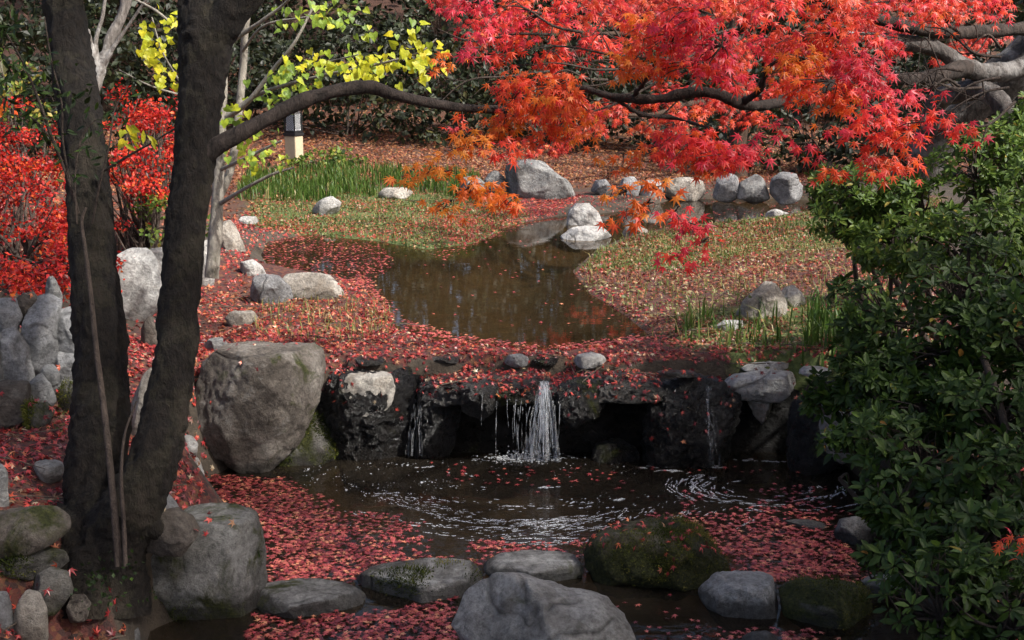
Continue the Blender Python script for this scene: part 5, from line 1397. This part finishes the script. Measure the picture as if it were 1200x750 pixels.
azalea('tall sunlit green bush in front of the maple trunk on the right', at_z(1075, 420, .55),
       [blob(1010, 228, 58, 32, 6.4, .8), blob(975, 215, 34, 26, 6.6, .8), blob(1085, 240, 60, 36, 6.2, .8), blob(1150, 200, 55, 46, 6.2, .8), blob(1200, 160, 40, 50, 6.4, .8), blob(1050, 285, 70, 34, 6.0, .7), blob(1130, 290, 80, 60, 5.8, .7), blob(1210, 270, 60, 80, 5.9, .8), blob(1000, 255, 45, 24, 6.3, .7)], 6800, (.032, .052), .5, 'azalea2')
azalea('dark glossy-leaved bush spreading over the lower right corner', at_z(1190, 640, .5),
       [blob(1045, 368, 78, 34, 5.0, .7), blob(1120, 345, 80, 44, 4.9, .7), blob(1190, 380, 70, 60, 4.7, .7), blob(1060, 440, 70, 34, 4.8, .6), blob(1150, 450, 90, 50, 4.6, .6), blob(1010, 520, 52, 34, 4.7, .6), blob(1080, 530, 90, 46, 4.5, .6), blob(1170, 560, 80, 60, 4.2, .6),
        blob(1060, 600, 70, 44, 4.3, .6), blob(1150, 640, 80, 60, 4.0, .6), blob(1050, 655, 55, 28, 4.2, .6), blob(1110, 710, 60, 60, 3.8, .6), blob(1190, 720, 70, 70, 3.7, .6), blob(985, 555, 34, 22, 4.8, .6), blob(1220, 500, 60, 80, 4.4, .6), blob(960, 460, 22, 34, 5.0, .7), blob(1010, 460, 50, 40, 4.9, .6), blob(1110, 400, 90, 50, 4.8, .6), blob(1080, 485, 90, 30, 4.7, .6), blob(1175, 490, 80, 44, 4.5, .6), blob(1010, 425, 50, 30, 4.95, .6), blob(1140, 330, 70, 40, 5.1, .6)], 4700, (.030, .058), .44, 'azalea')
lvx, tgx = MB(), MB()
sprig = thing('maple_sprig', 'little sprig of red maple leaves caught in the dark bush at the right edge', 'sprig', at_d(1180, 640, 3.4))
spray(lvx, tgx, 1178, 638, 28, 12, 3.42, .5, 14, size=(.022, .03))
lvx.build('foliage', M['maple'], sprig, smooth_=False); tgx.build('twigs', M['twig'], sprig)

# ------------------------------------------------------------------ low plants
gr = MB()
def blades(pts, z, dens, h, mean, sd, lean=.35, w=.006, pz=None, thr=None):
    Q = fill(wpoly(pts, z), dens)
    if thr is not None: Q = Q[fbm(np.column_stack([Q * 2.6, 0 * Q[:, 0]]), 3) > thr]
    P, N, wt = drop(Q, rocks=False)
    P = P[~wt] if len(P) else P
    n = len(P)
    if not n: return
    hh = RNG.uniform(*h, n); a = RNG.uniform(0, 2 * np.pi, n); ln = np.abs(RNG.normal(0, lean, n))
    dx = np.column_stack([np.cos(a), np.sin(a), 0 * a])
    wd = np.column_stack([-np.sin(a), np.cos(a), 0 * a]) * w
    V = np.stack([P - wd, P + wd, P + dx * (ln * hh * .3)[:, None] + [0, 0, 1] * (hh * .6)[:, None] + wd * .8, P + dx * (ln * hh * .3)[:, None] + [0, 0, 1] * (hh * .6)[:, None] - wd * .8,
                  P + dx * (ln * hh)[:, None] + [0, 0, 1] * (hh * (1 - .25 * np.minimum(ln, 1)))[:, None]], 1).reshape(-1, 3)
    i = np.arange(n)[:, None] * 5
    r_ = rn(n, mean, sd)
    gr.add(V, i + np.array([[0, 1, 2, 3]]), r_)
    gr.add(V, i + np.array([[3, 2, 4]]), r_)
blades([(275, 236), (290, 206), (400, 200), (560, 212), (570, 232), (480, 222), (380, 234)], .62, 520, (.07, .21), .42, .25, .4, .007, thr=-.35)
blades([(780, 395), (800, 370), (860, 372), (960, 385), (1010, 420), (960, 432), (860, 412)], .55, 220, (.07, .2), .55, .28, .4, .006, thr=-.1)
blades([(930, 420), (950, 372), (1040, 370), (1060, 430), (980, 436)], .57, 520, (.12, .28), .35, .2, .5, .007)
blades(Z_ISLG, .54, 300, (.03, .07), .62, .25, .9, .004)
blades(Z_ISL, .54, 160, (.03, .10), .85, .2, .9, .003)
blades(Z_FARLEFT, .56, 260, (.03, .07), .72, .25, .9, .004)
blades([(395, 345), (460, 352), (470, 385), (410, 405), (300, 395), (300, 350)], .54, 300, (.03, .10), .92, .1, .8, .003)
blades([(688, 650), (700, 632), (806, 620), (858, 664), (780, 690)], .12, 0.1, (.03, .06), .5, .2)
tag(gr.build('grass', M['grass'], loc=np.zeros(3), smooth_=False), 'green grass blades on the far bank and the island', 'grass', kind='stuff')
gc = MB()
def cover(pts, z, dens, size, mean, sd, thr=None, tilt=.4):
    land(pts, z, dens, mean, sd, size, tilt, thr, 2.2, (EV * np.array([1.9, 1, 1]), EF, ETD), gc)
cover(Z_FARLEFT, .56, 750, (.02, .04), .52, .28, thr=-.05)
cover(Z_ISLG, .54, 800, (.018, .034), .55, .28, thr=-.1)
cover(Z_ISL, .54, 380, (.02, .04), .8, .2, thr=-.05)
cover([(790, 395), (810, 372), (1000, 380), (1040, 420), (960, 432)], .55, 500, (.02, .04), .5, .3)
cover([(40, 500), (60, 480), (100, 490), (95, 520), (50, 520)], .55, 500, (.012, .024), .2, .2)
tag(gc.build('ground_cover', M['cover'], loc=np.zeros(3), smooth_=False), 'low round-leaved ground cover on the banks', 'ground cover', kind='stuff')

bush('low_shrub', 'small pale green shrub beside the garden lamp above the grass', 'shrub', [blob(378, 192, 40, 13, 17.6, .8), blob(400, 186, 26, 12, 17.8, .8), blob(350, 196, 22, 10, 17.6, .8)], 2600, (.06, .10), .55, .28, 'azalea2', 12, clump=.1)
bush('weedy_plant', 'leafy green weed beside the blocky boulder under the trunks', 'plant', [blob(112, 668, 30, 18, 4.50, .5), blob(98, 690, 26, 14, 4.42, .5), blob(140, 680, 22, 20, 4.48, .5), blob(128, 706, 30, 14, 4.38, .5), blob(152, 655, 12, 12, 4.5, .5)], 9000, (.012, .026), .18, .2, 'azalea', 0, clump=.04)
bush('weedy_plant', 'tuft of green leaves on the right side of the blocky boulder', 'plant', [blob(297, 650, 11, 22, 5.0, .6)], 9000, (.014, .03), .5, .2, 'azalea', 0, clump=.03)

# ------------------------------------------------------------------ garden lamp
gb = at_z(345, 182, .80); gb = np.array([gb[0], gb[1], height(gb[None, :2])[0]])
gl = thing('garden_lamp', 'square garden lamp with a beige stone post and white lattice side', 'lamp', gb)
gl.rotation_euler = (0, 0, R(-28))
gbm = {k: plain_mat(k, c, rr, 0, nz) for k, c, rr, nz in [('beige_stone', (.38, .31, .21), .8, .08), ('black_metal', (.012, .012, .013), .5, .2), ('white_screen', (.78, .80, .82), .6, .04)]}
def boxm(mb, c, s, bev=.006):
    bm = bmesh.new(); bmesh.ops.create_cube(bm, size=1)
    for v in bm.verts: v.co = Vector((c[0] + v.co.x * s[0], c[1] + v.co.y * s[1], c[2] + v.co.z * s[2]))
    bmesh.ops.bevel(bm, geom=bm.edges[:], offset=bev, segments=2, affect='EDGES')
    bm.verts.ensure_lookup_table()
    V = np.array([v.co[:] for v in bm.verts]) + gb
    for f in bm.faces:
        pass
    for k in set(len(f.verts) for f in bm.faces):
        mbF = [[v.index for v in f.verts] for f in bm.faces if len(f.verts) == k]
        mb.add(V, mbF)
    bm.free()
W_ = .19
mb = MB(); boxm(mb, (0, 0, .13), (W_, W_, .50)); mb.build('post', gbm['beige_stone'], gl, smooth_=False)
mb = MB(); boxm(mb, (0, 0, .405), (W_ + .03, W_ + .03, .045)); mb.build('collar', gbm['black_metal'], gl, smooth_=False)
mb = MB()
for sx_ in (-1, 1):
    for sy_ in (-1, 1): boxm(mb, (sx_ * W_ * .45, sy_ * W_ * .45, .61), (.02, .02, .36), .003)
for zz in (.44, .78):
    for s_ in (-1, 1):
        boxm(mb, (0, s_ * W_ * .45, zz), (W_ * .78, .018, .02), .003); boxm(mb, (s_ * W_ * .45, 0, zz), (.018, W_ * .78, .02), .003)
mb.build('lantern_frame', gbm['black_metal'], gl, smooth_=False)
mb = MB(); boxm(mb, (0, 0, .61), (W_ * .78, W_ * .78, .31), .004); mb.build('screen', gbm['white_screen'], gl, smooth_=False)
mb = MB()
for s_ in (-1, 1):
    for k in range(-5, 6):
        for dsg in (-1, 1):
            x0 = k * .03
            for ax in (0, 1):
                pts_ = []
                for t_ in np.linspace(-.16, .16, 12):
                    xx = x0 + dsg * t_ * .9
                    if abs(xx) < W_ * .42:
                        pts_.append((xx, s_ * W_ * .43, .61 + t_) if ax == 0 else (s_ * W_ * .43, xx, .61 + t_))
                if len(pts_) > 1: tube(mb, np.array([pts_[0], pts_[-1]]) + gb, [.003, .003], sides=4, per=1)
mb.build('lattice', gbm['black_metal'], gl, smooth_=False)
mb = MB()
bm = bmesh.new(); bmesh.ops.create_cone(bm, segments=4, radius1=.24, radius2=.03, depth=.12, cap_ends=True)
bmesh.ops.rotate(bm, verts=bm.verts, matrix=__import__('mathutils').Matrix.Rotation(R(45), 3, 'Z'))
V = np.array([v.co[:] for v in bm.verts]) + gb + np.array([0, 0, .86])
for k in set(len(f.verts) for f in bm.faces): mb.add(V, [[v.index for v in f.verts] for f in bm.faces if len(f.verts) == k])
bm.free(); mb.build('cap', gbm['black_metal'], gl, smooth_=False)

# ------------------------------------------------------------------ background planting
def wz(x, y): return float(height(np.array([[x, y]]))[0])
def shrub_at(label, x, y, rx, rz, mean=.45, lift=0.0, mat='evergreen', per=620):
    y -= 2.6
    z = wz(x, y)
    bl_ = [((x, y, z + rz * .8 + lift), (rx, rx * .7, rz)), ((x - rx * .55, y - .2, z + rz * .55 + lift), (rx * .6, rx * .5, rz * .6)), ((x + rx * .5, y - .25, z + rz * .6 + lift), (rx * .6, rx * .5, rz * .62)), ((x + rx * .1, y, z + rz * 1.5 + lift), (rx * .6, rx * .5, rz * .6))]
    return bush('evergreen_shrub', label, 'shrub', bl_, per, (.09, .15), mean, .2, mat, 14, clump=.22, shell=.6, group='dark evergreens behind the pool')
for lab, x, y, rx, rz, mean in [
    ('dark evergreen shrub behind the garden lamp', -4.4, 23.5, 1.3, 1.1, .35), ('dark evergreen shrub under the bare bough', -2.6, 22.8, 1.5, 1.0, .45), ('broad dark shrub under the tip of the bare bough', -.9, 22.5, 1.3, .9, .5),
    ('dark shrub behind the orange spray of leaves', .7, 22.3, 1.3, 1.0, .5), ('dark shrub under the bough of the leaning maple', 2.5, 21.5, 1.4, 1.0, .4), ('dark shrub above the three grey blocks', 4.2, 20.0, 1.5, 1.1, .35),
    ('dark shrub behind the maple trunk', 6.2, 18.5, 1.7, 1.4, .3), ('tall dark shrub filling the gap behind the yellow-green leaves', -3.6, 25.6, 1.9, 1.6, .3), ('tall dark shrub above the bare bough', -1.4, 25.6, 1.9, 1.7, .3), ('tall dark shrub behind the pink leaves at the top', .8, 25.4, 1.9, 1.7, .3), ('tall dark shrub behind the garden lamp row', -5.8, 25.2, 1.9, 1.6, .3), ('tall dark shrub hidden behind the far red maple', 3.2, 24.6, 1.9, 1.7, .3),
    ('tall dark shrub at the far upper left corner', -9.5, 21.5, 2.0, 2.0, .3), ('second tall dark shrub toward the upper left corner', -7.6, 24.5, 2.0, 2.0, .3), ('tall dark shrub past the end of the pool', 5.4, 24.0, 2.0, 1.9, .3),
    ('tall dark shrub at the right behind the leaning trunk', 8.0, 17.0, 1.8, 1.9, .3), ('dark shrub behind the bright red twiggy shrub', -6.3, 20.5, 1.6, 1.3, .3), ('dark shrub at the far left behind the scarlet shrub', -8.2, 17, 1.8, 1.6, .3)]:
    shrub_at(lab, x, y, rx, rz, mean)
GT = 'trees behind the pool'
def bg_tree(label, x, y, h, r, crown_z, crown_r, mean, lean=0.0, mat='evergreen', per=150, name='evergreen_tree', bark='cedar'):
    z = wz(x, y)
    root = thing(name, label, 'tree', (x, y, z), GT)
    mb = MB()
    P0 = np.array([x, y, z - .2])
    pts = [P0 + np.array([lean * t * h + .06 * math.sin(5 * t + x), 0, t * h]) for t in np.linspace(0, 1, 7)]
    tube(mb, pts, [r * 1.3, r, r * .92, r * .8, r * .65, r * .45, r * .15], sides=16, per=5, amp=.05 * r / .2, freq=4, seed=x)
    top = pts[-1]
    for k in range(9):
        t = RNG.uniform(.45, .95); b0 = P0 + np.array([lean * t * h, 0, t * h]); a = RNG.uniform(0, 6.28)
        e = b0 + np.array([math.cos(a), math.sin(a), .35]) * crown_r * .8
        tube(mb, [b0, b0 * .5 + e * .5 + [0, 0, .2], e], [r * .35, r * .22, r * .06], sides=6, per=4)
    mb.build('trunk', M[bark], root)
    lb = MB(); bl_ = []
    for k in range(9):
        t = k / 8; a = RNG.uniform(0, 6.28); q = crown_r * (1 - .55 * t) * .55
        bl_.append((np.array([x + lean * h * t + q * math.cos(a), y + q * math.sin(a), z + crown_z + (h - crown_z) * t]), np.array([1, 1, .62]) * crown_r * (.75 - .3 * t)))
    leafcloud(lb, bl_, per, (.16, .28), mean, .2, clump=.35, shell=.55)
    lb.build('crown', M[mat], root, smooth_=False)
for lab, x, y, h, r, cz_, cr, mean in [
    ('brown trunk of a tall evergreen seen between the two dark trunks', -6.9, 22, 12, .26, 3.6, 2.6, .45), ('tall evergreen at the far upper left', -9.6, 20, 12, .25, 2.2, 2.8, .35), ('tall evergreen behind the yellow-leaved tree', -4.6, 26, 13, .24, 2.2, 2.9, .45),
    ('tall evergreen behind the bare bough', -1.6, 27, 13, .24, 1.8, 2.9, .5), ('tall evergreen rising behind the pink maple leaves', 1.3, 26.5, 13, .22, 1.6, 2.9, .55), ('tall evergreen behind the deep red maple', 4.4, 25.5, 13, .25, 2.0, 3.0, .45),
    ('tall evergreen behind the leaning maple at the right', 7.6, 23, 12, .25, 2.0, 3.0, .4), ('tall evergreen at the far right edge', 11, 21, 12, .25, 2.0, 3.0, .4)]:
    bg_tree(lab, x, y, h, r, cz_, cr, mean)
fo = MB(); bl_ = []
for x in np.arange(-34, 36, 4.6):
    for y in (33, 39, 46):
        xx, yy = x + RNG.normal(0, 1), y + RNG.normal(0, 1)
        bl_.append((np.array([xx, yy, wz(xx, yy) + RNG.uniform(2.5, 5)]), np.array([3.4, 3.0, RNG.uniform(4, 6.5)])))
leafcloud(fo, bl_, 55, (.35, .6), .45, .22, clump=.8, shell=.7)
tag(fo.build('forest', M['evergreen'], loc=np.zeros(3), smooth_=False), 'dark evergreen wood filling the slope behind', 'forest', kind='stuff')

# unseen trees added beside and behind the camera to shade the near pool
for lab, x, y, h, cz_, cr in [('unseen broad evergreen added beyond the right edge to shade the near pool', 6.6, 1.0, 8.5, 4.2, 3.0), ('unseen broad evergreen added for shade beside the viewpoint on the right bank', 3.4, -.5, 8.5, 4.4, 3.0), ('unseen broad evergreen added for shade behind the viewpoint on the right', 6.2, -2.8, 8.5, 4, 3.0)]:
    bg_tree(lab, x, y - .5, h, .2, cz_, cr, .45, per=140)

for r_ in ROOTS:
    if '_o' in r_: del r_['_o']
